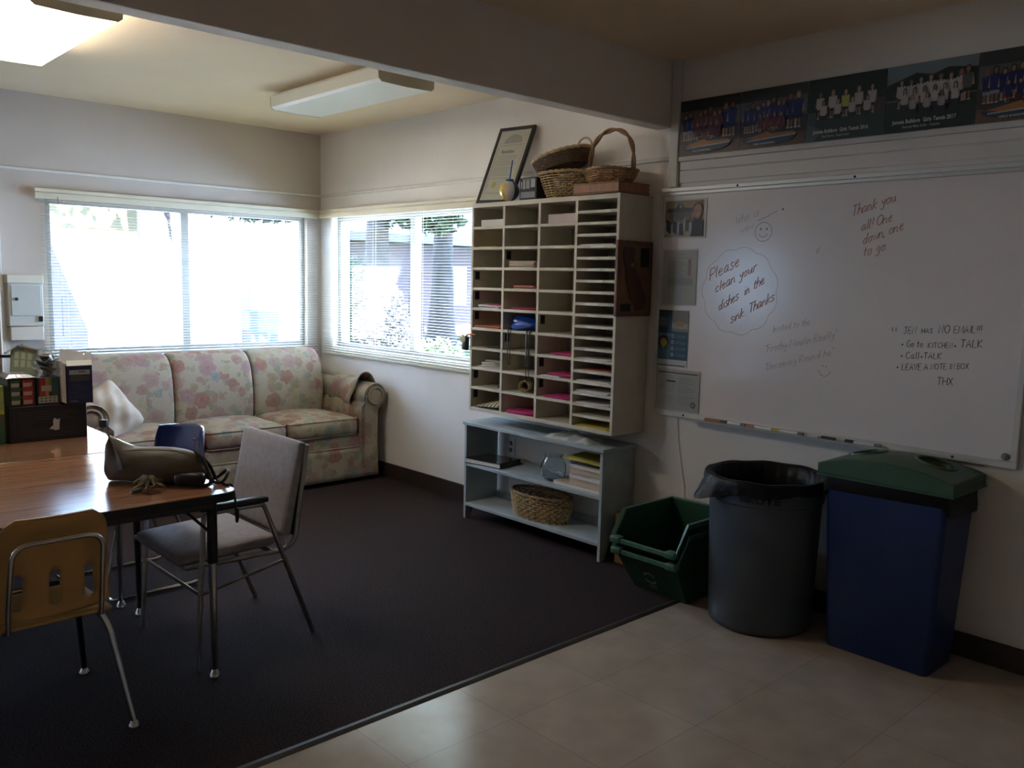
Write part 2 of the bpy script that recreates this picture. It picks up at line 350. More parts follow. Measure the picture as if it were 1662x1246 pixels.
# single-stroke handwriting
GL = {
'A': '0,0 2,6 4,0;1,2.2 3.2,2.2', 'B': '0,0 0,6 2.6,5.6 2.8,4 0,3.2 3,2.6 3,.6 0,0', 'C': '3.6,5.2 2,6 .4,4.6 0,2.6 .8,.6 2.4,0 3.8,.9', 'D': '0,0 0,6 2.6,5.4 3.6,3.2 2.8,.8 0,0',
'E': '3.2,6 0,6 0,0 3.4,0;0,3.1 2.6,3.1', 'F': '3.2,6 0,6 0,0;0,3.1 2.6,3.1', 'G': '3.6,5.2 2,6 .4,4.6 0,2.6 .8,.6 2.4,0 3.8,1 3.8,2.6 2.2,2.6', 'H': '0,0 0,6;3.6,0 3.6,6;0,3 3.6,3',
'I': '1,0 1,6', 'J': '0,6 3.6,6;2.2,6 2.2,1.2 1.2,0 0,1', 'K': '0,0 0,6;3.4,6 0,2.6 3.6,0', 'L': '0,6 0,0 3.2,0', 'M': '0,0 .4,6 2.4,1.6 4.4,6 4.8,0', 'N': '0,0 0,6 3.6,0 3.6,6',
'O': '2,6 .4,5 0,3 .6,.8 2,0 3.6,1 4,3 3.4,5.2 2,6', 'P': '0,0 0,6 2.6,5.8 3.2,4.4 2.4,3 0,2.8', 'R': '0,0 0,6 2.6,5.8 3,4.4 2.2,3.2 0,3 3.4,0', 'S': '3.2,5.2 1.8,6 .4,5 .6,3.8 2.8,2.4 3,1 1.6,0 0,.8',
'T': '0,6 4,6;2,6 2,0', 'U': '0,6 0,1.2 1.4,0 3,.8 3.4,6', 'V': '0,6 1.9,0 3.6,6', 'W': '0,6 1,0 2.2,4 3.4,0 4.6,6', 'X': '0,0 3.4,6;0,6 3.6,0', 'Y': '0,6 1.8,3;3.6,6 1.2,0', 'w': '0,3.4 .8,0 1.8,3 2.8,0 3.8,3.6',
'a': '2.8,3.2 1.4,3.6 .2,2 .6,.2 1.8,.4 2.8,2.8 2.7,.4 3.4,0', 'b': '0,6 .1,0;.1,2.4 1.6,3.4 2.6,2 1.8,.1 .1,.4', 'c': '2.6,3 1.4,3.6 .2,2 .8,.2 2.8,.6', 'd': '2.5,2.8 1.2,3.4 .2,1.7 1,.1 2.3,1 2.6,3 2.8,6.2 2.6,2 2.8,.2 3.3,.2',
'e': '.2,1.8 2.4,2.2 2,3.5 .8,3.2 .2,1.4 1.2,0 2.8,.7', 'f': '2.4,5.4 1.4,6 1,4 1,-1;0,3 2.2,3', 'g': '2.6,3 1.2,3.5 .3,2 1.2,.5 2.5,2.6 2.4,-1 1,-2 0,-1', 'h': '0,0 .3,6.4;.1,2 .9,3.3 1.8,3.4 2.3,2.4 2.3,0', 'i': '.8,3.4 .7,.3 1.4,0;.9,4.9 1,5.1',
'k': '0,0 .2,6;2.2,3.4 .2,1.8 2.4,0', 'l': '.4,6 .4,.4 1.2,0', 'm': '0,0 .2,3.4;.2,2.4 1.4,3.5 1.8,0;1.7,2.4 2.8,3.5 3.3,.2 4,0', 'n': '0,0 .2,3.4;.2,2.4 1.6,3.5 2.2,2 2.2,.2 3,0', 'o': '1.4,3.5 .2,2 .8,.2 2.2,.4 2.6,2.4 1.4,3.5 3,3', 'p': '.3,3.4 0,-2;.2,2.6 1.8,3.5 2.6,2 1.4,.2 .2,.8',
'r': '0,0 .3,3.4;.2,2.2 1.2,3.5 2.2,3.2', 's': '2.3,3.1 1.2,3.6 .3,2.9 .9,2 2,1.5 2,.5 1,0 0,.5', 't': '1,5.4 .9,.5 2.2,.2;0,3.5 2.2,3.7', 'u': '.2,3.4 .4,.5 1.6,.1 2.4,3.4 2.5,.4 3.2,0', 'v': '.1,3.4 1.2,0 2.4,3.6', 'y': '.2,3.4 .6,1.6 1.8,1.4 2.6,3.4;2.6,3.4 2,-1.4 .8,-2 0,-1', 'z': '0,3.4 2.4,3.4 .1,0 2.6,.1',
'!': '.8,6 .7,1.8;.7,.3 .7,0', '.': '.3,.2 .5,0', ',': '.5,.4 .2,-1', "'": '.5,6 .4,4.8', '"': '.3,6 .2,4.8;1.2,6 1.1,4.8', '+': '0,1.8 2.2,1.8;1.1,3 1.1,.6', '*': '.3,2 .9,2.5 1,1.8 .4,1.7 .6,2.3', '1': '.2,6 .2,1', '^': '.2,5 .3,2 1.2,2.4',
}
def strokes(b, txt, u, v, h, fn, w=0.004, slope=0.0, slant=0.12, gap=1.0, jit=0.15, seed=1, cond=1.0):
    rnd = random.Random(seed); k = h/6.0; x = u
    for ch in txt:
        if ch == ' ': x += 2.4*k*cond; continue
        g = GL.get(ch)
        if not g: continue
        wid = 0
        for pl in g.split(';'):
            P = []
            for q in pl.split():
                px, py = map(float, q.split(',')); wid = max(wid, px)
                px += rnd.uniform(-jit, jit); py += rnd.uniform(-jit, jit)
                P.append((x+(px*cond+py*slant)*k, v+py*k+(x-u+px*k*cond)*slope))
            ribbon(b, P, w, fn)
        x += (wid+gap)*k*cond
    return x
def write(parent, name, m, lines, fn):
    """each handwritten line is a part of its own"""
    for a in lines:
        b = MB(); strokes(b, a[0], a[1], a[2], a[3], fn, *a[4:]); b.build(name, m, parent, smooth=False)
def ribbon(b, P, w, fn, loop=False):
    n = len(P)
    if n < 2: return
    Lf, Rt = [], []
    for k in range(n):
        a = P[k-1] if (k > 0 or loop) else P[0]; c = P[(k+1) % n] if (k < n-1 or loop) else P[-1]
        dx, dy = c[0]-a[0], c[1]-a[1]; l = math.hypot(dx, dy) or 1; nx, ny = -dy/l*w/2, dx/l*w/2
        Lf.append(b.bm.verts.new(fn(P[k][0]+nx, P[k][1]+ny))); Rt.append(b.bm.verts.new(fn(P[k][0]-nx, P[k][1]-ny)))
    for k in range(n if loop else n-1):
        j = (k+1) % n
        b.bm.faces.new((Lf[k], Lf[j], Rt[j], Rt[k]))
# ------------------------------------------------------------------ room shell
RX0, RY0, CZ = -8.2, -9.6, 2.69
def wall_holes(axis, a0, a1, z0, z1, t0, t1, holes):
    """slab along an axis with rectangular holes (a0,a1,z0,z1)"""
    b = MB(); A = sorted({a0, a1, *[h[0] for h in holes], *[h[1] for h in holes]}); Z = sorted({z0, z1, *[h[2] for h in holes], *[h[3] for h in holes]})
    for i in range(len(A)-1):
        for j in range(len(Z)-1):
            ca, cz = (A[i]+A[i+1])/2, (Z[j]+Z[j+1])/2
            if any(h[0] < ca < h[1] and h[2] < cz < h[3] for h in holes): continue
            if axis == 'x': b.box(A[i], A[i+1], t0, t1, Z[j], Z[j+1])
            else: b.box(t0, t1, A[i], A[i+1], Z[j], Z[j+1])
    bmesh.ops.remove_doubles(b.bm, verts=b.bm.verts[:], dist=1e-5)
    return b
W1 = (-2.10, -0.13, 0.95, 2.03); W2 = (-2.16, -0.19, 0.95, 2.03); W3 = (-7.16, -6.10, 1.05, 2.05)
structure(bx('floor', tile_m, None, RX0, 0.2, RY0, 0.2, -0.15, -0.008))
structure(bx('ceiling', ceil_m, None, RX0-0.2, 0.2, RY0-0.2, 0.2, CZ, CZ+0.25))
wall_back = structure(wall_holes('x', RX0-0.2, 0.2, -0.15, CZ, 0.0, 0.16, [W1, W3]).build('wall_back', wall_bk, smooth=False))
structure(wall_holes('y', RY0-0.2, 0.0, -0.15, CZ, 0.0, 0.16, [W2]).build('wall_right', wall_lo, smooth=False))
structure(bx('wall_left', wall_m, None, RX0-0.2, RX0, RY0, 0.0, -0.15, CZ))
structure(bx('wall_front', wall_m, None, RX0-0.2, 0.2, RY0-0.2, RY0, -0.15, CZ))
structure(bx('trim_1', beam_m, None, RX0, -0.001, -3.58, -3.485, 2.352, CZ+0.01, 0.004))          # dropped beam
structure(bx('trim_2', trim_m, None, RX0, -0.014, -0.014, 0.0, 2.185, 2.203, 0.003))            # rail on the back wall
structure(bx('trim_3', trim_m, None, -0.018, 0.0, RY0, -3.60, 2.172, 2.198, 0.003))              # ledge under the posters
structure(bx('trim_4', trim_m, None, -0.014, 0.0, -3.60, -0.001, 2.183, 2.205, 0.003))           # rail on the right wall
structure(bx('trim_5', trim_m, None, -0.026, 0.0, -3.642, -3.588, 2.042, CZ, 0.004))               # upright batten
structure(bx('trim_6', wall_lo, None, -0.009, 0.0, RY0, -3.648, 2.062, 2.122, 0.003))            # boards over the whiteboard
structure(bx('trim_7', wall_lo, None, -0.009, 0.0, RY0, -3.648, 2.126, 2.171, 0.003))
structure(bx('baseboard_back', base_m, None, RX0, -0.02, -0.012, 0.0, 0.0, 0.105, 0.003))
structure(bx('baseboard_right', base_m, None, -0.012, 0.0, -3.99, -0.0, 0.0, 0.112, 0.003))
structure(bx('baseboard_front', base_m, None, -0.012, 0.0, RY0, -4.06, -0.008, 0.098, 0.003))

# carpet with its rubber edge strip
cp = thing('carpet', 'dark maroon loop-pile carpet covering the floor under the sofa, table and mailbox shelf', 'carpet', (-4, -2, 0))
bx('pile', carpet_m, cp, RX0, -0.001, -4.035, -0.001, -0.008, 0.0)
b = MB(); b.loft([[(x, -4.0352, 0.0), (x, -4.050, 0.0), (x, -4.068, -0.0075), (x, -4.0352, -0.0075)] for x in (RX0, -0.001)])
b.build('edge_strip', mat('edge_strip_rubber', (0.05, 0.045, 0.045), 0.4, var=0.1), cp, smooth=False)

# windows
def window_frame(name, axis, h, mull, depth0=0.05, depth1=0.11):
    a0, a1, z0, z1 = h; b = MB(); f = 0.045
    def bb(p0, p1, q0, q1, d0=depth0, d1=depth1):
        if axis == 'x': b.box(p0, p1, d0, d1, q0, q1)
        else: b.box(d0, d1, p0, p1, q0, q1)
    bb(a0, a1, z0, z0+f); bb(a0, a1, z1-f, z1); bb(a0, a0+f, z0+f, z1-f); bb(a1-f, a1, z0+f, z1-f); bb(mull-0.03, mull+0.03, z0+f, z1-f)
    o = structure(b.build(name, alum_m, None, 0.003))
    g = MB(); m = (depth0+depth1)/2
    for (p0, p1) in ((a0+f-0.004, mull-0.026), (mull+0.026, a1-f+0.004)):
        if axis == 'x': g.quad((p0, m, z0+f-0.004), (p1, m, z0+f-0.004), (p1, m, z1-f+0.004), (p0, m, z1-f+0.004))
        else: g.quad((m, p0, z0+f-0.004), (m, p1, z0+f-0.004), (m, p1, z1-f+0.004), (m, p0, z1-f+0.004))
    g.build('window_pane', glass_m, o, smooth=False)
    s = MB()
    dA, dB = (0.0, depth0) if depth0 > 0 else (depth1, RX0)
    if axis == 'x': s.box(a0, a1, dA, dB, z0, z0+0.012)
    else: s.box(dA, dB, a0, a1, z0, z0+0.012)
    s.build('window_sill', trim_m, o, 0.002)
window_frame('window_1', 'x', W1, -1.13)
window_frame('window_2', 'y', W2, -1.22)
window_frame('window_3', 'x', W3, -6.45)

# mini blinds
def blind(label, axis, a0, a1, z0, z1, off, nlad, tilt):
    """off: distance of the slat centre in front of the wall"""
    loc = ((a0+a1)/2, -off, z0) if axis == 'x' else (-off, (a0+a1)/2, z0)
    t = thing('mini_blind', label, 'blind', loc)
    F = (lambda a, d, z: (a, -d, z)) if axis == 'x' else (lambda a, d, z: (-d, a, z))
    def bar(name, m, A0, A1, d0, d1, Z0, Z1, bev=0.002):
        b = MB(); p, q = F(A0, d0, Z0), F(A1, d1, Z1); b.box(min(p[0], q[0]), max(p[0], q[0]), min(p[1], q[1]), max(p[1], q[1]), Z0, Z1); return b.build(name, m, t, bev)
    bar('headrail', blind_m, a0, a1, 0.002, off+0.016, z1-0.028, z1)
    bar('valance', blind_m, a0-0.025, a1+0.012, off+0.017, off+0.022, z1-0.048, z1-0.006)
    bar('valance', blind_m, a0-0.025, a1+0.012, off+0.019, off+0.024, z1-0.002, z1+0.022)
    bar('bottom_rail', blind_m, a0, a1, off-0.011, off+0.011, z0, z0+0.014)
    b = MB(); pitch = 0.0203; z = z0+0.028; hw = 0.0125
    while z < z1-0.035:
        c, s = math.cos(tilt), math.sin(tilt); pr = []
        for u, cr in ((-1, 0), (-0.4, 0.0016), (0.4, 0.0016), (1, 0)):
            pr.append((off+u*hw*c-cr*s, z-u*hw*s+cr*c))
        for k in range(3):
            b.quad(F(a0+0.004, *pr[k]), F(a1-0.004, *pr[k]), F(a1-0.004, *pr[k+1]), F(a0+0.004, *pr[k+1]))
        z += pitch
    bmesh.ops.remove_doubles(b.bm, verts=b.bm.verts[:], dist=1e-6)
    b.build('slats', blind_m, t, smooth=True)
    for k in range(nlad):
        a = a0+0.16+(a1-a0-0.32)*k/(nlad-1); b = MB()
        for d in (off-0.013, off+0.013): b.tube([F(a, d, z0+0.01), F(a, d, z1-0.03)], 0.0009, 4)
        b.build('ladder_cord', blind_m, t)
    b = MB(); b.tube([F(a0+0.11, off+0.03, z1-0.03), F(a0+0.112, off+0.034, z0+0.18)], 0.004, 6); b.build('tilt_wand', make_glass('wand_plastic_'+axis, (0.8, 0.8, 0.8)) , t)
blind('cream mini blind with open slats over the wide bright window behind the sofa', 'x', -2.145, -0.055, 0.915, 2.055, 0.034, 4, math.radians(3))
blind('cream mini blind with open slats over the window beside the mailbox unit, garden showing through', 'y', -2.20, -0.085, 0.905, 2.055, 0.034, 4, math.radians(3))

# door standing ajar at the left end of the back wall
dl = math.radians(-24.0); DM = Matrix.Translation((-3.25, -0.012, 0)) @ Matrix.Rotation(dl, 4, 'Z')
b = MB(DM); b.box(0, 0.86, -0.042, 0, 0.012, 1.985)
door = structure(b.build('door_1', door_m, None, 0.003))
b = MB(DM)
b.lathe([(0.026, 0), (0.026, 0.008), (0.012, 0.010)], 16); b.bm.transform(Matrix.Identity(4))
for v in b.bm.verts: v.co = Vector((0.80+v.co.x, -0.042-v.co.z, 1.005+v.co.y))
b.tube(fillet([(0.80, -0.045, 1.005), (0.80, -0.095, 1.005), (0.925, -0.100, 1.005)], 0.02), 0.010, 8)
b.build('door_handle', mat('dark_bronze', (0.05, 0.045, 0.04), 0.35, 0.8, var=0.1), door)
structure(bx('trim_8', trim_m, None, -2.405, -2.375, -0.02, 0.0, 0.0, 2.05, 0.003))
structure(bx('trim_9', trim_m, None, -3.32, -3.262, -0.02, 0.0, 0.0, 2.05, 0.003))
structure(bx('trim_10', trim_m, None, -3.32, -2.375, -0.02, 0.0, 2.0505, 2.09, 0.003))

# electrical panel on the back wall
pn = thing('electrical_panel', 'pale grey metal breaker box on the wall left of the wide window', 'electrical panel', (-2.245, -0.05, 1.07))
bx('cabinet', mat('panel_grey', (0.55, 0.54, 0.49), 0.45, var=0.03), pn, -2.362, -2.152, -0.085, -0.001, 1.165, 1.50, 0.006)
bx('door_leaf', mat('panel_door_grey', (0.52, 0.52, 0.48), 0.45, var=0.03), pn, -2.345, -2.168, -0.092, -0.085, 1.235, 1.435, 0.003)
bx('lid', mat('panel_cream', (0.66, 0.62, 0.52), 0.5, var=0.03), pn, -2.366, -2.149, -0.095, -0.001, 1.448, 1.503, 0.004)
bx('lower_cover', mat('panel_beige', (0.62, 0.56, 0.48), 0.5, var=0.03), pn, -2.355, -2.154, -0.08, -0.001, 1.07, 1.163, 0.006)
b = MB(); b.lathe([(0.010, 0), (0.010, 0.012), (0.004, 0.016)], 12)
for v in b.bm.verts: v.co = Vector((-2.315+v.co.x, -0.092-v.co.z, 1.345+v.co.y))
b.build('lock_knob', black_m, pn)
bx('black_latch', black_m, pn, -2.186, -2.162, -0.097, -0.085, 1.196, 1.231, 0.002)

# ceiling light fixtures
def fixture(label, x0, x1, y0, y1, lens):
    t = thing('fluorescent_fixture', label, 'ceiling light', ((x0+x1)/2, (y0+y1)/2, 2.58), 'wraparound ceiling fixtures')
    bx('housing', white_m, t, x0+0.05, x1-0.05, y0+0.006, y1-0.006, 2.645, CZ-0.001, 0.003)
    b = MB(); pr = [(x0+0.004, 2.662), (x0, 2.655), (x0+0.004, 2.595), (x0+0.022, 2.581), ((x0+x1)/2, 2.577), (x1-0.022, 2.581), (x1-0.004, 2.595), (x1, 2.655), (x1-0.004, 2.662)]
    b.loft([[(px, y, pz) for px, pz in pr] for y in (y0+0.008, y1-0.008)]); b.build('diffuser', lens, t, smooth=True, angle=25)
    for y in (y0, y1):
        s = 0.009 if y == y0 else -0.009
        c = MB(); c.loft([[(px+(0.001 if px > (x0+x1)/2 else -0.001), yy, pz-0.002) for px, pz in pr] for yy in (y, y+s)]); c.build('end_cap', mat('tan_end_cap', (0.50, 0.46, 0.35), 0.5, var=0.05), t, smooth=False)
fixture('lit white wraparound ceiling light at the left edge, glowing', -2.80, -2.44, -2.54, -1.40, emit_mat('lit_diffuser', (1.0, 0.93, 0.80), 3.0))
fixture('unlit white wraparound ceiling light nearer the corner, above the sofa', -1.10, -0.725, -2.465, -1.25, mat('unlit_diffuser', (0.82, 0.83, 0.76), 0.3, var=0.02))

# ------------------------------------------------------------------ outdoors
lawn_m, nt, b_, L = nodes_of('lawn_grass', 0.95, 0.1)
tc = nt.nodes.new('ShaderNodeTexCoord'); n = nt.nodes.new('ShaderNodeTexNoise'); n.inputs['Scale'].default_value = 1.3; n.inputs['Detail'].default_value = 8; L(tc.outputs['Object'], n.inputs['Vector'])
r = ramp(nt, [(0.3, (0.012, 0.026, 0.009)), (0.55, (0.022, 0.044, 0.015)), (0.75, (0.04, 0.065, 0.027))]); L(n.outputs['Fac'], r.inputs[0]); L(r.outputs[0], b_.inputs['Base Color'])
structure(bx('unseen_eave_back', mat('unseen_eave_board', (0.45, 0.42, 0.38), 0.8, var=0.05), None, RX0, 1.1, 0.161, 0.95, 2.76, 2.94))  # unseen roof overhang, added to keep the sun off the near shrubs
structure(bx('unseen_eave_right', MATS['unseen_eave_board'], None, 0.161, 1.1, RY0, 0.16, 2.76, 2.94))  # second unseen overhang, added for shade along the right wall
structure(bx('lawn', lawn_m, None, -20, 70, 0.18, 70, -0.5, -0.2))
structure(bx('added_bounce_slab', mat('bounce_concrete', (0.46, 0.43, 0.39), 0.9, var=0.1, vscale=3), None, -9, 1.75, 0.18, 6.18, -0.21, -0.16))  # pale ground added to bounce sunlight up onto ceiling and beam
structure(bx('footpath', mat('path_concrete', (0.22, 0.21, 0.20), 0.9, var=0.1, vscale=4), None, 3.0, 70, 11.6, 12.5, -0.21, -0.17))
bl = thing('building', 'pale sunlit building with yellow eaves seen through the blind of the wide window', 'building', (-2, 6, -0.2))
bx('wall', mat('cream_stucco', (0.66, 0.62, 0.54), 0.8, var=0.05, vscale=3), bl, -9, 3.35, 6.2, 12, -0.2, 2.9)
bx('eave', mat('shaded_yellow_soffit', (0.060, 0.052, 0.022), 0.7, var=0.05, vscale=3), bl, -9.4, 0.95, 5.85, 6.19, 2.10, 2.50, 0.01)  # yellow eave; the shade under it is worked into the dark colour
bx('roof', mat('grey_roofing', (0.20, 0.19, 0.18), 0.9, var=0.1, vscale=5), bl, -9.4, 3.6, 6.1, 12.4, 2.91, 3.1, 0.02)
bx('door', mat('grey_door', (0.07, 0.075, 0.09), 0.7, var=0.05), bl, 2.26, 2.40, 6.16, 6.2, -0.2, 1.35)
bx('bench', mat('blue_grey_seat', (0.035, 0.05, 0.075), 0.7, var=0.05), bl, 2.26, 2.75, 5.9, 6.19, 0.45, 1.0, 0.02)
bl = thing('building', 'long low pinkish building with a blue roof across the lawn beyond the trees', 'building', (16, 18, -0.2))
bx('wall', mat('pink_brick', (0.115, 0.080, 0.092), 0.85, var=0.12, vscale=9), bl, 8.6, 26, 15, 21, -0.2, 2.55)
bx('fascia', mat('white_fascia', (0.10, 0.105, 0.11), 0.6, var=0.03), bl, 8.1, 26.4, 12.72, 12.8, 2.50, 2.70)
b = MB(); b.loft([[(x, 12.7, 2.705), (x, 18, 4.8), (x, 21.8, 2.705)] for x in (8.0, 26.5)]); b.build('roof', mat('blue_metal_roof', (0.015, 0.038, 0.075), 0.5, var=0.08, vscale=4), bl, smooth=False)  # eave drawn far forward, its depth made up to shade the wall
for x0 in (13.3, 17.5):
    w = bx('window', white_m, bl, x0, x0+0.8, 14.96, 15.0, 0.75, 1.95); bx('pane', mat('dark_pane', (0.10, 0.14, 0.2), 0.1), w, x0+0.08, x0+0.72, 14.95, 14.97, 0.83, 1.87)
bl = thing('building', 'brown gabled shed far behind the trees, left in the window by the mailbox unit', 'building', (7.3, 23, -0.2))
bx('wall', mat('brown_siding', (0.09, 0.05, 0.035), 0.85, var=0.1), bl, 10.6, 15.4, 22.5, 26, -0.2, 2.9)
bx('roof', mat('green_roof', (0.04, 0.08, 0.07), 0.7, var=0.1), bl, 10.2, 15.6, 22.0, 26.4, 2.905, 3.6, 0.05)

bark_m = mat('tree_bark', (0.024, 0.020, 0.021), 0.95, var=0.45, vscale=5, bump=0.8, bscale=14, stretch=(2.2, 2.2, 0.5))
def leaf_mat(name, c0, c1):
    m, nt, b, L = nodes_of(name, 0.7, 0.3); tc = nt.nodes.new('ShaderNodeTexCoord'); n = nt.nodes.new('ShaderNodeTexNoise'); n.inputs['Scale'].default_value = 3.0; n.inputs['Detail'].default_value = 5
    L(tc.outputs['Object'], n.inputs['Vector']); r = ramp(nt, [(0.35, c0), (0.68, c1)]); L(n.outputs['Fac'], r.inputs[0]); L(r.outputs[0], b.inputs['Base Color'])
    return m
leaf1 = leaf_mat('leaf_green', (0.016, 0.034, 0.010), (0.05, 0.08, 0.025)); leaf2 = leaf_mat('leaf_grey_green', (0.030, 0.040, 0.030), (0.065, 0.08, 0.055)); leaf3 = leaf_mat('shrub_leaf', (0.022, 0.030, 0.022), (0.060, 0.052, 0.056))
def leaves(b, c, R, n, size, rnd, squash=1.0):
    for _ in range(n):
        while True:
            p = Vector((rnd.uniform(-1, 1), rnd.uniform(-1, 1), rnd.uniform(-1, 1)))
            if 0.35 < p.length < 1: break
        q = Vector(c)+Vector((p.x*R[0], p.y*R[1], p.z*R[2])); u = Vector((rnd.gauss(0, 1), rnd.gauss(0, 1), rnd.gauss(0, 1))).normalized(); w = u.orthogonal().normalized()
        s = size*rnd.uniform(0.6, 1.3); b.quad(q-u*s, q+w*s*0.45, q+u*s, q-w*s*0.45)
def tree(label, x, y, r, h, lean, crowns, lm, seed, leafn=900, size=0.10):
    rnd = random.Random(seed); t = thing('tree', label, 'tree', (x, y, -0.2), 'garden trees')
    b = MB(); pts = []; rad = []
    for k in range(13):
        f = k/12; pts.append((x+lean[0]*f*f+0.05*rnd.uniform(-1, 1)*r*4*f, y+lean[1]*f*f, -0.3+(h+0.3)*f)); rad.append(r*(1.0+0.5*math.exp(-f*9))*(1-0.55*f))
    b.tube(pts, rad, 16)
    for k in range(6):
        a = rnd.uniform(0, 2*PI); p = Vector(pts[9+k % 3]); e = p+Vector((math.cos(a), math.sin(a), 0.8))*h*0.22; b.tube([p, (p+e)/2+Vector((0, 0, 0.1)), e], [r*0.35, r*0.22, r*0.08], 7)
    b.build('trunk', bark_m, t)
    b = MB()
    for (c, R, nn) in crowns: leaves(b, c, R, nn, size, rnd)
    b.build('foliage', lm, t, smooth=False, calc=False)
tree('thick grey trunk straight behind the wide window blind', 0.55, 5.0, 0.27, 5.2, (0.0, 0.2), [((0.4, 4.0, 5.4), (2.6, 1.6, 1.0), 900)], leaf2, 3)
tree('grey-green tree with drooping foliage outside the right half of the wide window', 2.45, 4.6, 0.10, 4.2, (0.2, 0), [((1.75, 4.6, 2.55), (1.2, 0.6, 0.28), 1300), ((2.3, 4.2, 3.7), (1.3, 1.0, 0.5), 600)], leaf2, 5)
tree('broad tree trunk in the left pane of the window by the mailbox unit', 7.35, 10.0, 0.33, 6.5, (0.2, 0.3), [((7.0, 7.6, 5.4), (3.2, 4.4, 1.5), 8000), ((7.8, 9.4, 3.05), (0.8, 0.8, 0.45), 350)], leaf1, 8, size=0.16)  # high crown is out of view, widened sunward to shade the trunk
tree('leaning tree trunk in the right pane of the window by the mailbox unit', 9.35, 10.2, 0.30, 6.5, (0.4, 0.3), [((9.8, 7.8, 5.4), (3.2, 4.4, 1.5), 8000), ((8.6, 9.6, 2.95), (0.7, 0.8, 0.40), 350)], leaf1, 9, size=0.16)  # unseen upper crown likewise enlarged to throw shade on its trunk
tree('slim tree behind the leaning trunk near the pink building', 10.35, 12.6, 0.2, 6.0, (0.2, 0.4), [((10.3, 12.6, 5.4), (2.6, 2.4, 1.6), 3500)], leaf1, 11, size=0.16)
def shrub(label, c, R, n, lm, seed, size=0.06):
    rnd = random.Random(seed); t = thing('shrub', label, 'shrub', (c[0], c[1], -0.2), 'garden shrubs'); b = MB()
    for k in range(7): b.tube([(c[0]+rnd.uniform(-.1, .1), c[1]+rnd.uniform(-.1, .1), -0.25), (c[0]+rnd.uniform(-.7, .7)*R[0], c[1]+rnd.uniform(-.7, .7)*R[1], c[2]+R[2]*0.4)], [0.03, 0.012], 6)
    b.build('stem', bark_m, t); b = MB(); leaves(b, c, R, n, size, rnd); b.build('foliage', lm, t, smooth=False, calc=False)
shrub('tall pale shrub close outside the left pane of the window by the mailbox unit', (2.03, 2.02, 0.70), (0.34, 0.34, 0.85), 4200, leaf3, 21, 0.034)
shrub('low dark shrub on the lawn close beside the tall pale shrub', (3.10, 2.45, 0.10), (0.38, 0.3, 0.40), 1500, leaf1, 22, 0.034)
shrub('low leafy shrub standing further out on the lawn beyond the pale shrub', (5.6, 5.6, 0.10), (0.6, 0.5, 0.42), 1500, leaf1, 23, 0.05)
shrub('dark shrub against the broad trunk beyond the window', (7.0, 10.9, 0.9), (0.9, 0.8, 1.3), 2200, leaf1, 24, 0.09)

rw = MB(); rw.prism([(-2.6, -0.25), (-1.42, -0.25), (-1.46, 1.05), (-1.80, 1.98), (-2.6, 1.98)], lambda u, v, w: (u, 1.30+w, v), 0.12)  # added slab, shaped like a diagonal shadow on the building wall
tag(rw.build('shadow_slab', mat('blue_grey_shadow', (0.17, 0.18, 0.23), 0.8, var=0.06)), 'blue-grey slab added as a diagonal wall shadow outside the left end of the wide window', 'wall')
# ------------------------------------------------------------------ sofa
SF = floral_m
so = thing('sofa', 'three-seat sofa in pale floral upholstery with rolled arms under the wide window', 'sofa', (-1.13, -0.55, 0.0))
SX0, SX1 = -2.03, -0.25     # between the arms
b = MB(); b.box(SX0-0.17, SX1+0.14, -0.965, -0.10, 0.10, 0.36); b.build('base', SF, so, 0.02)
b = MB()
def skirt(u, v):
    x = SX0-0.18+(SX1+0.15-SX0+0.18)*u; w = 0.004*math.sin(u*60)*(1-v)
    kick = -0.010*math.exp(-((u-0.335)/0.006)**2)-0.010*math.exp(-((u-0.665)/0.006)**2)
    return (x, -0.985-0.012*(1-v)+w+kick*(1-v), 0.035+0.235*v)
b.grid(skirt, 120, 6)
for x in (SX0-0.18, SX1+0.15):
    b.grid(lambda u, v, x=x: (x+(0.008 if x > -1 else -0.008)*(1-v), -0.990+0.86*u, 0.035+0.235*v), 20, 4)
bmesh.ops.remove_doubles(b.bm, verts=b.bm.verts[:], dist=0.0005)
b.build('skirt', SF, so, solid=0.008)
b = MB(); b.tube([(SX0-0.18, -0.988, 0.272), (SX1+0.15, -0.988, 0.272)], 0.006, 6); b.build('skirt_piping', SF, so)
cw = (SX1-SX0)/3
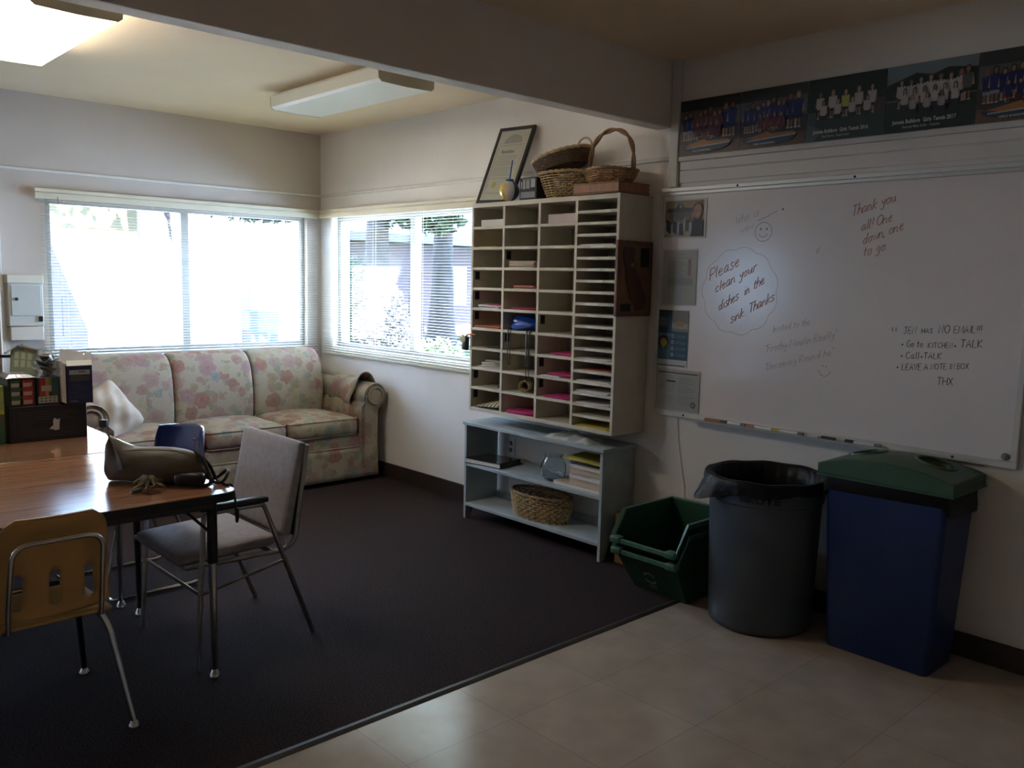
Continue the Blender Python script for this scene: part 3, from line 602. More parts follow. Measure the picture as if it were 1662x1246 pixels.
for k in range(3):
    xc = SX0+cw*(k+0.5)
    b = MB(); b.rbox(xc, -0.665, 0.425, cw-0.012, 0.64, 0.135, 0.045, 10, (0, 0.012, 0.030)); o = b.build('seat_cushion', SF, so)
    p = MB(); x0, x1, y0 = xc-cw/2+0.018, xc+cw/2-0.018, -0.988
    for z in (0.483, 0.368): p.tube(fillet([(x0-0.01, -0.42, z), (x0-0.01, y0+0.012, z), (x1+0.01, y0+0.012, z), (x1+0.01, -0.42, z)], 0.05), 0.0055, 6)
    p.build('piping', SF, o)
    # back cushion: side profile swept across, rolled over the top
    pr = [(-0.47, 0.44), (-0.485, 0.56), (-0.475, 0.70), (-0.455, 0.82), (-0.42, 0.905), (-0.36, 0.962), (-0.28, 0.982), (-0.20, 0.965), (-0.14, 0.91), (-0.115, 0.82), (-0.11, 0.60), (-0.12, 0.40), (-0.30, 0.40), (-0.44, 0.42)]
    b = MB(); rings = []; cy, cz = -0.28, 0.66
    st = [(0, 0.86), (0.008, 0.915), (0.025, 0.95), (0.055, 0.975), (0.12, 0.993), (0.5, 1.004), (0.88, 0.993), (0.945, 0.975), (0.975, 0.95), (0.992, 0.915), (1, 0.86)]
    for f, s in st: rings.append([(SX0+cw*k+0.002+(cw-0.004)*f, cy+(y-cy)*s, cz+(z-cz)*(0.5+0.5*s)) for y, z in pr])
    b.loft(rings); b.build('back_cushion', SF, so, sub=1, angle=180)
b = MB(); b.box(SX0+0.02, SX1-0.02, -0.13, -0.085, 0.05, 0.90); b.build('back_frame', SF, so, 0.03, 3)
def arm(sgn, xin):
    """xin: inner face; profile in (x,z)"""
    pr = [(0, 0.06), (0, 0.30), (-0.005, 0.50), (-0.004, 0.57)]
    cxr, czr, r = 0.128, 0.645, 0.098
    for k in range(15):
        a = math.radians(205-k*19.5); pr.append((cxr+r*math.cos(a)*(1.1 if math.cos(a) < 0 else 1.0), czr+r*math.sin(a)))
    pr += [(0.150, 0.545), (0.148, 0.40), (0.150, 0.06)]
    b = MB(); rings = []
    for y, s in ((-0.992, 0.90), (-1.000, 0.955), (-0.985, 0.99), (-0.9, 1.0), (-0.6, 1.0), (-0.3, 1.0), (-0.09, 1.0)):
        rings.append([(xin+sgn*(0.075+(x-0.075)*s), y, 0.4+(z-0.4)*(s*0.3+0.7)) for x, z in pr])
    if sgn < 0: rings = [list(reversed(q)) for q in rings]
    b.loft(rings); o = b.build('arm', SF, so, angle=60)
    c = MB(); cx = xin+sgn*cxr
    c.tube([(cx+0.062*math.cos(a)*sgn, -1.001, czr+0.062*math.sin(a)) for a in [2*PI*k/28 for k in range(28)]], 0.009, 6, True)
    c.lathe([(0.001, 0.006), (0.03, 0.006), (0.052, 0.0)], 24)
    for v in list(c.bm.verts)[-72:]: v.co = Vector((cx+v.co.x, -0.999-v.co.z, czr+v.co.y))
    c.build('scroll_panel', SF, o)
    c = MB(); c.tube(fillet([(xin+sgn*0.03, -1.002, 0.10), (xin+sgn*0.028, -1.002, 0.50), (xin+sgn*0.045, -1.002, 0.66)], 0.08), 0.005, 6); c.build('piping', SF, o)
arm(1, SX1); arm(-1, SX0)

# cream pillow
pil_m = mat('cream_pillowcase', (0.45, 0.375, 0.30), 0.9, var=0.08, vscale=9, bump=0.1, bscale=18)
Mp = Matrix.Translation((-1.985, -0.70, 0.622)) @ Euler((math.radians(62), math.radians(-26), math.radians(18)), 'XYZ').to_matrix().to_4x4()
b = MB(Mp)
def pill(sg):
    def f(u, v):
        a, c = 2*u-1, 2*v-1; t = (max(0, (1-abs(a)**2.6))*max(0, (1-abs(c)**2.6)))**0.55
        s = 1-0.06*(1-abs(a)**2)*abs(c)**3-0.10*abs(a*c)**5; s2 = 1-0.06*(1-abs(c)**2)*abs(a)**3-0.10*abs(a*c)**5
        return (0.205*a*s2, 0.185*c*s, sg*(0.082*t+0.013*math.sin(5*a+3*c)*t+0.007*math.sin(11*a-7*c)*t+0.005*math.sin(17*c+6*a)*t))
    return f
b.grid(pill(1), 22, 22); b.grid(pill(-1), 22, 22); bmesh.ops.remove_doubles(b.bm, verts=b.bm.verts[:], dist=0.0006)
tag(b.build('pillow', pil_m, angle=80), 'plain cream pillow leaning in the left end of the floral sofa', 'pillow')

# loose arm cover
b = MB()
def cover(u, v):
    a = math.radians(212-u*205); y = -0.86+0.34*v; cx, cz = SX1+0.128, 0.645; r = 0.110+0.010*math.sin(v*7+u*3)
    lift = (1-v)**3*(0.055*math.exp(-((u-0.55)/0.16)**2)+0.035*math.exp(-((u-0.05)/0.12)**2))
    return (cx+(r+lift)*math.cos(a)*(1.08 if math.cos(a) < 0 else 1), y-0.05*math.sin(u*PI)*(1-v)+0.03*u, cz+(r+lift)*math.sin(a))
b.grid(cover, 36, 14); tag(b.build('arm_cover', SF, solid=0.006, angle=80), 'floral cloth cover slipping off the sofa arm by the wall', 'arm cover')

# ------------------------------------------------------------------ tables
leg_dark = mat('table_leg_enamel', (0.045, 0.040, 0.040), 0.35, 0.3, var=0.1)
def table(name, label, x0, x1, y0, y1, topm, legs, edge, rad):
    t = thing(name, label, 'table', ((x0+x1)/2, (y0+y1)/2, 0), 'laminate tables pushed together')
    def outline(d):
        P = []
        for (cx, cy, a0) in ((x1-rad-d*0, y0+rad, -90), (x1-0.02, y1-0.02, 0), (x0+0.02, y1-0.02, 90), (x0+rad, y0+rad, 180)):
            r = rad if a0 in (-90, 180) else 0.02
            for k in range(7):
                a = math.radians(a0+15*k); P.append((cx+(r-d)*math.cos(a), cy+(r-d)*math.sin(a)))
        return P
    b = MB(); b.prism(outline(0.003), lambda u, v, w: (u, v, 0.712+w), 0.0285); b.build('tabletop', topm, t, 0.0012)
    b = MB(); A = outline(0.0); B = outline(0.0032); n = len(A)
    b.loft([[(p[0], p[1], 0.708) for p in B], [(p[0], p[1], 0.708) for p in A], [(p[0], p[1], 0.7385) for p in A], [(p[0], p[1], 0.7385) for p in B]], True, False, True)
    b.build('edge_band', edge, t, smooth=False)
    for (lx, ly) in legs:
        l = MB(); l.tube([(lx, ly, 0.70), (lx, ly, 0.45)], [0.019, 0.019], 14); o = l.build('leg_sleeve', black_m, t)
        l = MB(); l.tube([(lx, ly, 0.452), (lx, ly, 0.03)], [0.0155, 0.0115], 12); l.build('leg', chrome_m if (lx, ly) == legs[0] else leg_dark, t)
        l = MB(); l.lathe([(0.009, 0.034), (0.012, 0.026), (0.021, 0.012), (0.023, 0.003), (0.018, 0.0)], 16, (lx, ly, 0.0)); l.build('glide', chrome_m, t)
        sx = 1 if lx < (x0+x1)/2 else -1
        l = MB(); l.tube([(lx, ly, 0.56), (lx+sx*0.14, ly, 0.706)], 0.006, 6); l.build('brace', leg_dark, t)
    b = MB(); b.box(x0+0.07, x1-0.07, y0+0.085, y0+0.10, 0.665, 0.708); b.box(x0+0.07, x1-0.07, y1-0.10, y1-0.085, 0.665, 0.708); b.box(x1-0.085, x1-0.07, y0+0.10, y1-0.10, 0.665, 0.708); b.build('apron', leg_dark, t, 0.002)
    return t
table('work_table', 'walnut laminate table with black edge, handbag and keys on its corner', -4.25, -2.405, -3.505, -2.497, table_m, [(-2.47, -3.39), (-2.462, -2.584), (-4.15, -3.39), (-4.15, -2.59)], black_edge_m, 0.07)
table('work_table', 'polished walnut laminate table behind the handbag, holding the stacked tea boxes', -4.25, -2.40, -2.491, -1.56, table2_m, [(-2.494, -2.440), (-2.494, -1.64), (-4.15, -2.42), (-4.15, -1.64)], black_edge_m, 0.022)

# ------------------------------------------------------------------ yellow school chair
ych = thing('school_chair', 'yellow moulded school chair with slotted back on chrome legs, back towards us', 'chair', (-3.07, -3.33, 0))
yel_m = mat('yellow_moulded_plastic', (0.60, 0.34, 0.105), 0.45, var=0.08, vscale=5)
CX, HW = -3.068, 0.172
def slot_back():
    """shell with three slots: grid cells skipped, curved slightly"""
    b = MB(); us = [-1, -0.93, -0.80, -0.62, -0.44, -0.22, -0.11, 0.11, 0.22, 0.44, 0.62, 0.80, 0.93, 1]
    us = [-1, -0.9, -0.735, -0.665, -0.5, -0.28, -0.07, 0.07, 0.28, 0.5, 0.665, 0.735, 0.9, 1]
    us = [-1, -0.96, -0.91, -0.85, -0.79, -0.72, -0.68, -0.57, -0.53, -0.45, -0.35, -0.25, -0.15, -0.10, -0.06, 0.06, 0.10, 0.15, 0.25, 0.35, 0.45, 0.53, 0.57, 0.68, 0.72, 0.79, 0.85, 0.91, 0.96, 1]
    vs = [0, 0.03, 0.07, 0.10, 0.12, 0.16, 0.22, 0.28, 0.34, 0.40, 0.44, 0.46, 0.52, 0.60, 0.68, 0.75, 0.80, 0.84, 0.88, 0.91, 0.94, 0.97, 1]
    S_ = {5: 0, 6: 1, 7: 0, 13: 0, 14: 1, 15: 0, 21: 0, 22: 1, 23: 0}
    V = {}
    def pt(u, v):
        w = HW*(1.0-0.10*v); x = u*w
        cr = 0.11
        if v > 0.78 and abs(u) > 0.70:   # rounded top corners
            f = (v-0.78)/0.22; x = u*w*(1-0.10*f*f*(abs(u)-0.6)/0.4)
        z = 0.452+0.335*v-(0.022*max(0, abs(u)-0.72)/0.28*max(0, (v-0.8)/0.2))
        y = -3.572-0.035*v-0.028*v*v+0.030*u*u
        return (CX+x, y, z)
    for i, u in enumerate(us):
        for j, v in enumerate(vs): V[i, j] = b.bm.verts.new(pt(u, v))
    for i in range(len(us)-1):
        for j in range(len(vs)-1):
            if i in S_ and (3 <= j <= 10 if S_[i] else 4 <= j <= 9): continue
            b.bm.faces.new((V[i, j], V[i+1, j], V[i+1, j+1], V[i, j+1]))
    return b
o = slot_back().build('backrest', yel_m, ych, smooth=True, angle=80)
md = o.modifiers.new('thick', 'SOLIDIFY'); md.thickness = 0.009; md.offset = 0
b = MB(); b.grid(lambda u, v: (CX+(2*u-1)*(0.175-0.02*v*v), -3.565+0.41*v, 0.430-0.018*math.sin(v*PI)*(1-(2*u-1)**2)-0.03*max(0, v-0.8)/0.2*v), 14, 14); b.build('seat', yel_m, ych, solid=0.010, angle=80)
b = MB(); zt = 0.716; yb = lambda z: -3.600-0.06*((z-0.45)/0.33)
b.tube(fillet([(CX-0.135, -3.583, 0.425), (CX-0.135, -3.597, 0.50), (CX-0.128, yb(zt)-0.004, zt), (CX+0.128, yb(zt)-0.004, zt), (CX+0.135, -3.597, 0.50), (CX+0.135, -3.583, 0.425)], 0.055, 6), 0.0085, 10)
b.build('back_tube', chrome_m, ych)
b = MB()
for s in (-1, 1): b.tube(fillet([(CX+s*0.135, -3.583, 0.44), (CX+s*0.135, -3.56, 0.418), (CX+s*0.135, -3.10, 0.418)], 0.03), 0.0085, 8)
for y in (-3.45, -3.16): b.tube([(CX-0.15, y, 0.414), (CX+0.15, y, 0.414)], 0.0085, 8)
b.build('seat_frame', chrome_m, ych)
for s in (-1, 1):
    for (yt, yf, c) in ((-3.45, -3.574, 0), (-3.16, -3.047, 1)):
        b = MB(); b.tube(fillet([(CX+s*0.05, yt, 0.414), (CX+s*0.155, yt-0.0, 0.412), (CX+s*0.19, yt+(yf-yt)*0.25, 0.34), (CX+s*0.231, yf, 0.022)], 0.05, 6), [0.0115]*9+[0.0105]*4+[0.0095]*2 if False else 0.0110, 10)
        l = b.build('leg', chrome_m if s > 0 and c == 0 else leg_dark, ych)
        g = MB(); g.lathe([(0.008, 0.030), (0.011, 0.022), (0.020, 0.010), (0.021, 0.002), (0.016, 0.0)], 14, (CX+s*0.231, yf, 0.0)); g.build('glide', chrome_m, l)

# ------------------------------------------------------------------ grey upholstered armchair (faces the table)
gch = thing('armchair', 'grey upholstered armchair on a chrome frame at the end of the walnut table', 'chair', (-2.25, -3.0, 0))
grey_m = mat('grey_upholstery', (0.37, 0.345, 0.37), 0.9, var=0.10, vscale=40, bump=0.15, bscale=300)
frame_m = mat('dull_chrome_tube', (0.40, 0.385, 0.37), 0.3, 0.9, var=0.1, vscale=20)
b = MB(); b.rbox(-2.335, -3.015, 0.432, 0.42, 0.455, 0.050, 0.022, 8, (0, 0, 0.012), T=Matrix.Rotation(math.radians(-2.0), 4, 'Y')); b.build('seat', grey_m, gch)
BT = Euler((0, math.radians(11.5), 0), 'XYZ').to_matrix().to_4x4()
b = MB(); b.rbox(-2.045, -2.990, 0.640, 0.042, 0.515, 0.405, 0.016, 8, (0.008, 0, 0), T=BT); b.build('backrest', grey_m, gch)
b = MB(); b.rbox(-2.014, -2.990, 0.634, 0.012, 0.50, 0.39, 0.005, 4, T=BT); b.build('back_shell', mat('black_back_shell', (0.02, 0.02, 0.022), 0.5, var=0.1), gch)
b = MB()
for y in (-2.746, -3.247):
    b.tube(fillet([(-2.52, y+(0.03 if y > -3 else -0.0), 0.398), (-2.10, y, 0.390), (-2.045, y, 0.425), (-1.988, y, 0.826)], 0.05, 6), 0.0105, 10)
b.tube([(-2.51, -2.715, 0.398), (-2.51, -3.245, 0.398)], 0.0105, 8); b.tube([(-2.15, -2.738, 0.390), (-2.15, -3.247, 0.390)], 0.0105, 8)
b.build('seat_frame', frame_m, gch)
for s, y, yf, yr in ((0, -3.283, -3.316, -3.262), (1, -2.705, -2.745, -2.728)):
    b = MB(); b.tube(fillet([(-1.972, yr, 0.004), (-2.205, y, 0.605), (-2.222, y, 0.618)], 0.02), 0.0105, 10); l = b.build('rear_leg', frame_m, gch)
    b = MB(); b.tube(fillet([(-2.205, y, 0.612), (-2.455, y, 0.612), (-2.506, yf, 0.004)], 0.03), 0.0105, 10); b.build('front_leg', frame_m, gch)
    b = MB(); b.rbox(-2.33, y, 0.632, 0.28, 0.042, 0.026, 0.010, 4); b.build('arm_pad', black_m, gch)
b = MB(); b.tube([(-2.485, -3.305, 0.30), (-2.10, -3.275, 0.36)], 0.007, 6); b.tube([(-2.485, -2.74, 0.30), (-2.485, -3.305, 0.30)], 0.007, 6); b.build('stretcher', frame_m, gch)

# ------------------------------------------------------------------ blue plastic chair on a sled base
bch = thing('plastic_chair', 'glossy blue plastic chair on a chrome sled base behind the handbag', 'chair', (-2.25, -2.13, 0))
blue_m = mat('blue_gloss_plastic', (0.05, 0.065, 0.18), 0.08, spec=1.0, var=0.04, coat=0.6)
def bshell(u, v):
    a = 2*u-1
    w = 0.235*(1-0.42*max(0, v-0.72)**1.6/0.28**1.6*0.9)
    if v < 0.45: x, z = -2.52+0.36*v/0.45, 0.435-0.02*math.sin(v/0.45*PI)
    else:
        t = (v-0.45)/0.55; x, z = -2.16+0.055*math.sin(min(1, t*2)*PI/2)+0.055*t*t, 0.43+0.355*t-0.015*a*a*t
    return (x+0.05*v-(0.15*a*a+0.09*a)*max(0, v-0.45), -2.15+a*w*1.05, z-0.018*v+0.02*a*a*(1-v))
b = MB(); b.grid(bshell, 18, 30); b.build('seat_shell', blue_m, bch, solid=0.007, angle=80)
b = MB()
for y in (-2.37, -1.89):
    b.tube(fillet([(-2.20, y+(0.06 if y < -2.1 else -0.06), 0.41), (-2.07, y, 0.012), (-2.55, y, 0.012), (-2.44, y+(0.06 if y < -2.1 else -0.06), 0.41), (-2.20, y+(0.06 if y < -2.1 else -0.06), 0.41)], 0.06, 6), 0.009, 8)
b.build('sled_base', chrome_m, bch)
b = MB()
for y in (-2.05, -2.21):
    m = MB(); m.lathe([(0.008, 0), (0.007, 0.004), (0.002, 0.006)], 12)
    for v in m.bm.verts: v.co = Vector((-2.040-v.co.z+0.002, y+v.co.x, 0.70+v.co.y))
    m.build('rivet', chrome_m, bch)
b.bm.free()
# ------------------------------------------------------------------ mailbox unit
mbm = mat('cream_painted_wood', (0.62, 0.57, 0.47), 0.55, var=0.07, vscale=9)
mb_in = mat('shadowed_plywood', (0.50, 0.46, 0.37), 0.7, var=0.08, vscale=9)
MX, MY0, MY1, MZ0, MZ1 = -0.28, -2.283, -3.477, 0.712, 2.002
mu = thing('mailbox_unit', 'cream wooden pigeonhole mailbox unit on the right wall over the blue shelf', 'mailbox shelf', (-0.14, -2.88, MZ0))
b = MB(); b.box(MX, -0.002, MY0-0.018, MY0, MZ0, MZ1); b.box(MX, -0.002, MY1, MY1+0.018, MZ0, MZ1); b.box(MX, -0.002, MY1+0.018, MY0-0.018, MZ1-0.026, MZ1); b.box(MX, -0.002, MY1+0.018, MY0-0.018, MZ0, MZ0+0.022)
b.build('carcass', mbm, mu, 0.0015)
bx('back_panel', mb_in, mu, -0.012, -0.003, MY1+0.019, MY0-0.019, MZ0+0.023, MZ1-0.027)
DV = [MY0-0.018, -2.578, -2.880, -3.170, MY1+0.018]
for y in DV[1:4]: bx('divider', mbm, mu, MX+0.001, -0.013, y-0.009, y+0.009, MZ0+0.0225, MZ1-0.0265)
ROWS = [MZ1-0.026]; 
for k in range(1, 10): ROWS.append(MZ1-0.026-k*(MZ1-0.026-MZ0-0.022)/10)
ROWS.append(MZ0+0.022)
for c in range(3):
    for k in range(1, 10):
        bx('shelf', mbm, mu, MX+0.002, -0.013, DV[c+1]+0.0092, DV[c]-(0.0092 if c else 0.0002), ROWS[k]-0.008, ROWS[k]+0.008)
RS = [MZ1-0.026-k*(MZ1-0.048-MZ0)/20 for k in range(21)]
lab_m = mat('label_tape', (0.74, 0.72, 0.68), 0.5, var=0.05)
for k in range(1, 20):
    s = bx('shelf', mbm, mu, MX+0.002, -0.013, DV[4]+0.0002, DV[3]-0.0092, RS[k]-0.009, RS[k]+0.006)
    if k >= 3:
        w = 0.07+0.05*((k*7) % 5)/5; yc = (DV[3]+DV[4])/2+0.02*((k*3) % 4-1.5)/2
        bx('name_label', lab_m, s, MX+0.0005, MX+0.002, yc-w/2, yc+w/2, RS[k]-0.0085, RS[k]+0.003)
for c, k in ((1, 2), (0, 3), (0, 4), (0, 5), (2, 5), (1, 6), (2, 7), (2, 8), (0, 8), (0, 9)):
    bx('slot_tab', black_m, mu, MX+0.02, MX+0.055, DV[c]-(0.0112 if c else 0.002), DV[c]-(0.0092 if c else 0.0002), (ROWS[k]+ROWS[k+1])/2-0.005, (ROWS[k]+ROWS[k+1])/2+0.045)

# contents of the pigeonholes
pink = mat('magenta_paper', (0.62, 0.045, 0.22), 0.7, var=0.06); salmon = mat('salmon_paper', (0.58, 0.20, 0.16), 0.7, var=0.06); red_p = mat('red_paper', (0.55, 0.05, 0.10), 0.7, var=0.05)
manila = mat('manila_paper', (0.62, 0.42, 0.12), 0.7, var=0.05); orange_p = mat('orange_paper', (0.55, 0.16, 0.04), 0.6, var=0.08); yellow_p = mat('yellow_paper', (0.62, 0.52, 0.10), 0.7, var=0.05)
rnd = random.Random(4)
def sheets(name, label, m, c, k, n=3, x0=0.01, y0=0.02, y1=None, t=0.0035, rot=6, group='papers in the pigeonholes', z=0):
    """a small pile of loose sheets lying in column c, row k (one thing)"""
    ya, yb = DV[c]-0.012, DV[c+1]+0.012; zf = (ROWS[k+1] if k < 9 else MZ0+0.014)+0.0085+z
    b = MB(); w = (ya-yb)-0.03 if y1 is None else y1
    for q in range(n):
        T = Matrix.Translation((MX+x0+0.115, ya-y0-w/2, zf+q*t)) @ Matrix.Rotation(math.radians(rnd.uniform(-rot, rot)), 4, 'Z')
        cs = 0.003 if q else 0.0
        def f(u, v, T=T, cs=cs): return T @ Vector((-0.105+0.21*u, -w*0.44+w*0.88*v, cs+0.006*cs*100*math.sin(u*3+v*2)*0.3))
        g = MB()
        P = [f(0, 0), f(1, 0), f(1, 1), f(0, 1)]
        lo = [b.bm.verts.new(p) for p in P]; hi = [b.bm.verts.new(p+Vector((0, 0, t*0.8))) for p in P]
        b.bm.faces.new(list(reversed(lo))); b.bm.faces.new(hi)
        for e in range(4): b.bm.faces.new((lo[e], lo[(e+1) % 4], hi[(e+1) % 4], hi[e]))
        g.bm.free()
    return tag(b.build(name, m, smooth=False), label, 'papers', group)
def carton(name, label, m, c, k, y0, w, h, d=0.2, x0=0.02, cat='box', group=None):
    ya = DV[c]-0.012; zf = ROWS[k+1]+0.0085
    return tag(bx(name, m, None, MX+x0, MX+x0+d, ya-y0-w, ya-y0, zf, zf+h, 0.002), label, cat, group)
carton('paper_box', 'white paper box in the top left pigeonhole', paper_m, 0, 0, 0.025, 0.22, 0.042, x0=0.03)
carton('paper_box', 'pinkish white box in the top pigeonhole next to the narrow slots', mat('pinkish_box', (0.62, 0.52, 0.50), 0.7, var=0.04), 2, 0, 0.04, 0.225, 0.052, x0=0.02)
sheets('envelope', 'flat manila envelope in the second pigeonhole of the first column', manila, 0, 1, 1, 0.004, 0.01, 0.2)
sheets('folder_pile', 'pile of cream and salmon folders in the third pigeonhole of the second column', mat('cream_folder', (0.60, 0.46, 0.36), 0.7, var=0.1), 1, 2, 6, 0.006, 0.01, None, 0.006, 3)
sheets('paper_pile', 'salmon papers in the second column, row four', salmon, 1, 3, 4, 0.012, 0.05, 0.2, 0.004, 8)
sheets('paper_pile', 'magenta flyer over white papers in the first column, row five', pink, 0, 4, 2, 0.012, 0.04, 0.2, 0.003, 10, z=0.016)
sheets('paper_pile', 'white magazines under the magenta flyer in the first column', paper_m, 0, 4, 4, 0.004, 0.015, 0.23, 0.004, 5)
sheets('paper_pile', 'red papers in the second column above the blue bag', red_p, 1, 4, 3, 0.006, 0.04, 0.22, 0.003, 6)
sheets('envelope', 'orange envelope sticking out in the first column, row six', orange_p, 0, 5, 2, -0.012, 0.0, 0.26, 0.006, 2)
sheets('paper_pile', 'magenta papers in the third column, row seven, one sheet raised', pink, 2, 6, 3, 0.006, 0.08, 0.19, 0.004, 10)
sheets('paper_pile', 'magenta papers in the third column, row eight', pink, 2, 7, 3, 0.012, 0.05, 0.21, 0.003, 7, z=0.008)
sheets('envelope', 'long white envelope in the third column under magenta papers, row eight', paper_m, 2, 7, 1, 0.0, 0.01, 0.17, 0.006, 2)
sheets('paper_pile', 'magenta papers in the third column, row nine, above the empty hole', pink, 2, 8, 3, 0.002, 0.03, 0.23, 0.003, 4)
sheets('paper_pile', 'bright magenta papers in the bottom hole of the second column', pink, 1, 9, 4, 0.004, 0.02, 0.24, 0.004, 6)
sheets('paper_pile', 'white papers in the first column, row eight, under the white cable', paper_m, 0, 7, 2, 0.0, 0.02, 0.25, 0.003, 3)
sheets('leaflet', 'dark leaflet lying in the first column, row seven', mat('dark_leaflet', (0.06, 0.05, 0.05), 0.5, var=0.1), 0, 6, 2, 0.02, 0.06, 0.2, 0.003, 9)
RSm = {k: RS[k+1]+0.0065 for k in range(19)}; RSm[19] = MZ0+0.0225
def slot_sheets(label, m, k, n=2, w=0.24, x0=0.004):
    b = MB(); yc = (DV[3]+DV[4])/2
    for q in range(n):
        T = Matrix.Translation((MX+x0+0.11, yc+rnd.uniform(-.008, .008), RSm[k]+q*0.003)) @ Matrix.Rotation(math.radians(rnd.uniform(-3, 3)), 4, 'Z')
        b.box(-0.105, 0.105, -w/2, w/2, 0.0004, 0.0028, T)
    tag(b.build('slot_papers', m, smooth=False), label, 'papers', 'papers in the narrow slots')
slot_sheets('white papers in the fourth narrow slot from the top', paper_m, 3, 2)
slot_sheets('pale red sheet in the narrow slot, sixth from the bottom', salmon, 14, 1, 0.22, 0.02)
slot_sheets('white papers in the narrow slot, seventh from the bottom', paper_m, 13, 2)
slot_sheets('white papers in the narrow slot, fifth from the bottom', paper_m, 15, 2)
slot_sheets('white papers in the narrow slot, fourth from the bottom, some crumpled', paper_m, 16, 4)
slot_sheets('white papers in the narrow slot, third from the bottom', paper_m, 17, 2)
slot_sheets('yellow papers in the lowest narrow slot', yellow_p, 19, 2, 0.23)
# blue drawstring bag with dangling black cords
db = thing('drawstring_bag', 'shiny blue drawstring bag in a pigeonhole, black cords hanging down', 'bag', (-0.2, -2.73, ROWS[6]+0.01))
b = MB(); yc = (DV[1]+DV[2])/2; z0 = ROWS[6]+0.0095
def bag(u, v):
    a = 2*PI*u; t = PI*v; r = 1+0.12*math.sin(3*a+5*v)+0.08*math.sin(7*a+2); x, y, z = math.sin(t)*math.cos(a), math.cos(t), math.sin(t)*math.sin(a)
    return (-0.19+0.095*x*r, yc+0.125*y+0.01*math.sin(4*a), max(z0, z0+0.032+(0.048-0.018*y*-1)*z*r))
b.grid(bag, 36, 20); bmesh.ops.remove_doubles(b.bm, verts=b.bm.verts[:], dist=0.0004); b.build('pouch', mat('blue_satin_nylon', (0.015, 0.06, 0.32), 0.32, var=0.15, vscale=20, bump=0.4, bscale=30), db, angle=60)
for (yo, ln, q) in ((0.075, 0.20, 0), (-0.085, 0.20, 1), (-0.09, 0.29, 2)):
    b = MB(); yy = yc+yo; b.tube(fillet([(-0.25, yy+0.012, z0+0.012), (MX-0.006, yy+0.014, z0+0.004), (MX-0.008, yy+0.012, z0-ln), (MX-0.008, yy-0.010, z0-ln-0.01), (MX-0.007, yy-0.012, z0+0.004), (-0.25, yy-0.01, z0+0.012)], 0.012), 0.0026, 6); b.build('cord', black_m, db)
# white cable coil, rolled newspaper, striped roll, headband
b = MB(); yc = (DV[0]+DV[1])/2; z0 = ROWS[8]+0.0135
b.tube([(-0.22+0.05*math.cos(a), yc+0.02+0.06*math.sin(a), z0+0.006+0.002*a) for a in [0.4*k for k in range(36)]], 0.005, 6); b.tube(fillet([(-0.2, yc-0.05, z0+0.01), (-0.24, yc-0.09, z0+0.05), (-0.20, yc-0.105, z0+0.085)], 0.03), 0.006, 6)
tag(b.build('cable', white_m), 'white coiled cable with a plug in the first column, row eight', 'cable')
def roll_up(name, label, m, yc, zc, r, length, tilt, bands=None):
    T = Matrix.Translation((-0.19, yc, zc)) @ Matrix.Rotation(tilt, 4, 'Z') @ Matrix.Rotation(PI/2, 4, 'Y')
    b = MB(T); P = [(r*(1-0.035*k/6)*math.cos(k*0.42), r*(1-0.035*k/6)*math.sin(k*0.42)) for k in range(48)]
    b.loft([[(x, y, z) for x, y in P] for z in (-length/2, length/2)], False, False)
    return b.build(name, m, solid=0.0012, angle=60)
tag(roll_up('paper_bag', 'crumpled beige rolled paper in the second column, row nine', mat('beige_kraft', (0.55, 0.44, 0.26), 0.8, var=0.12, vscale=20), (DV[1]+DV[2])/2+0.01, ROWS[9]+0.0485, 0.036, 0.13, 0.5), 'crumpled beige rolled paper in the second column, row nine', 'paper')
stripe_m, nt, b_, L = nodes_of('striped_cloth', 0.8, 0.3); tc = nt.nodes.new('ShaderNodeTexCoord'); wv = nt.nodes.new('ShaderNodeTexWave'); wv.bands_direction = 'Y'; wv.inputs['Scale'].default_value = 9; L(tc.outputs['Object'], wv.inputs['Vector'])
r = ramp(nt, [(0.0, (0.05, 0.045, 0.03)), (0.3, (0.58, 0.50, 0.32))], True); L(wv.outputs['Fac'], r.inputs[0]); L(r.outputs[0], b_.inputs['Base Color'])
b = MB(); yc = (DV[0]+DV[1])/2
b.grid(lambda u, v: (MX+0.01+0.2*v, DV[0]-0.02-0.24*u, MZ0+0.0235+(0.012+0.058*u)*math.sin(PI*(0.04+0.92*v))**0.6), 24, 12); tag(b.build('striped_cloth', stripe_m, solid=0.004, angle=70), 'cream and dark striped folded cloth in the bottom left pigeonhole', 'cloth')
b = MB(); b.tube(arc((-0.20, -2.825, ROWS[2]+0.0085), 0.028, 0.05, PI-0.05, 14, 'yz'), 0.004, 6); tag(b.build('headband', mat('pinkish_band', (0.5, 0.36, 0.30), 0.5), None), 'thin curved band in the second column, row two', 'band')
b = MB(); b.rbox(-0.2, yc-0.06, ROWS[9]+0.0145, 0.03, 0.05, 0.012, 0.005, 4); tag(b.build('black_clip', black_m), 'small black clip in the first column, row nine', 'clip')
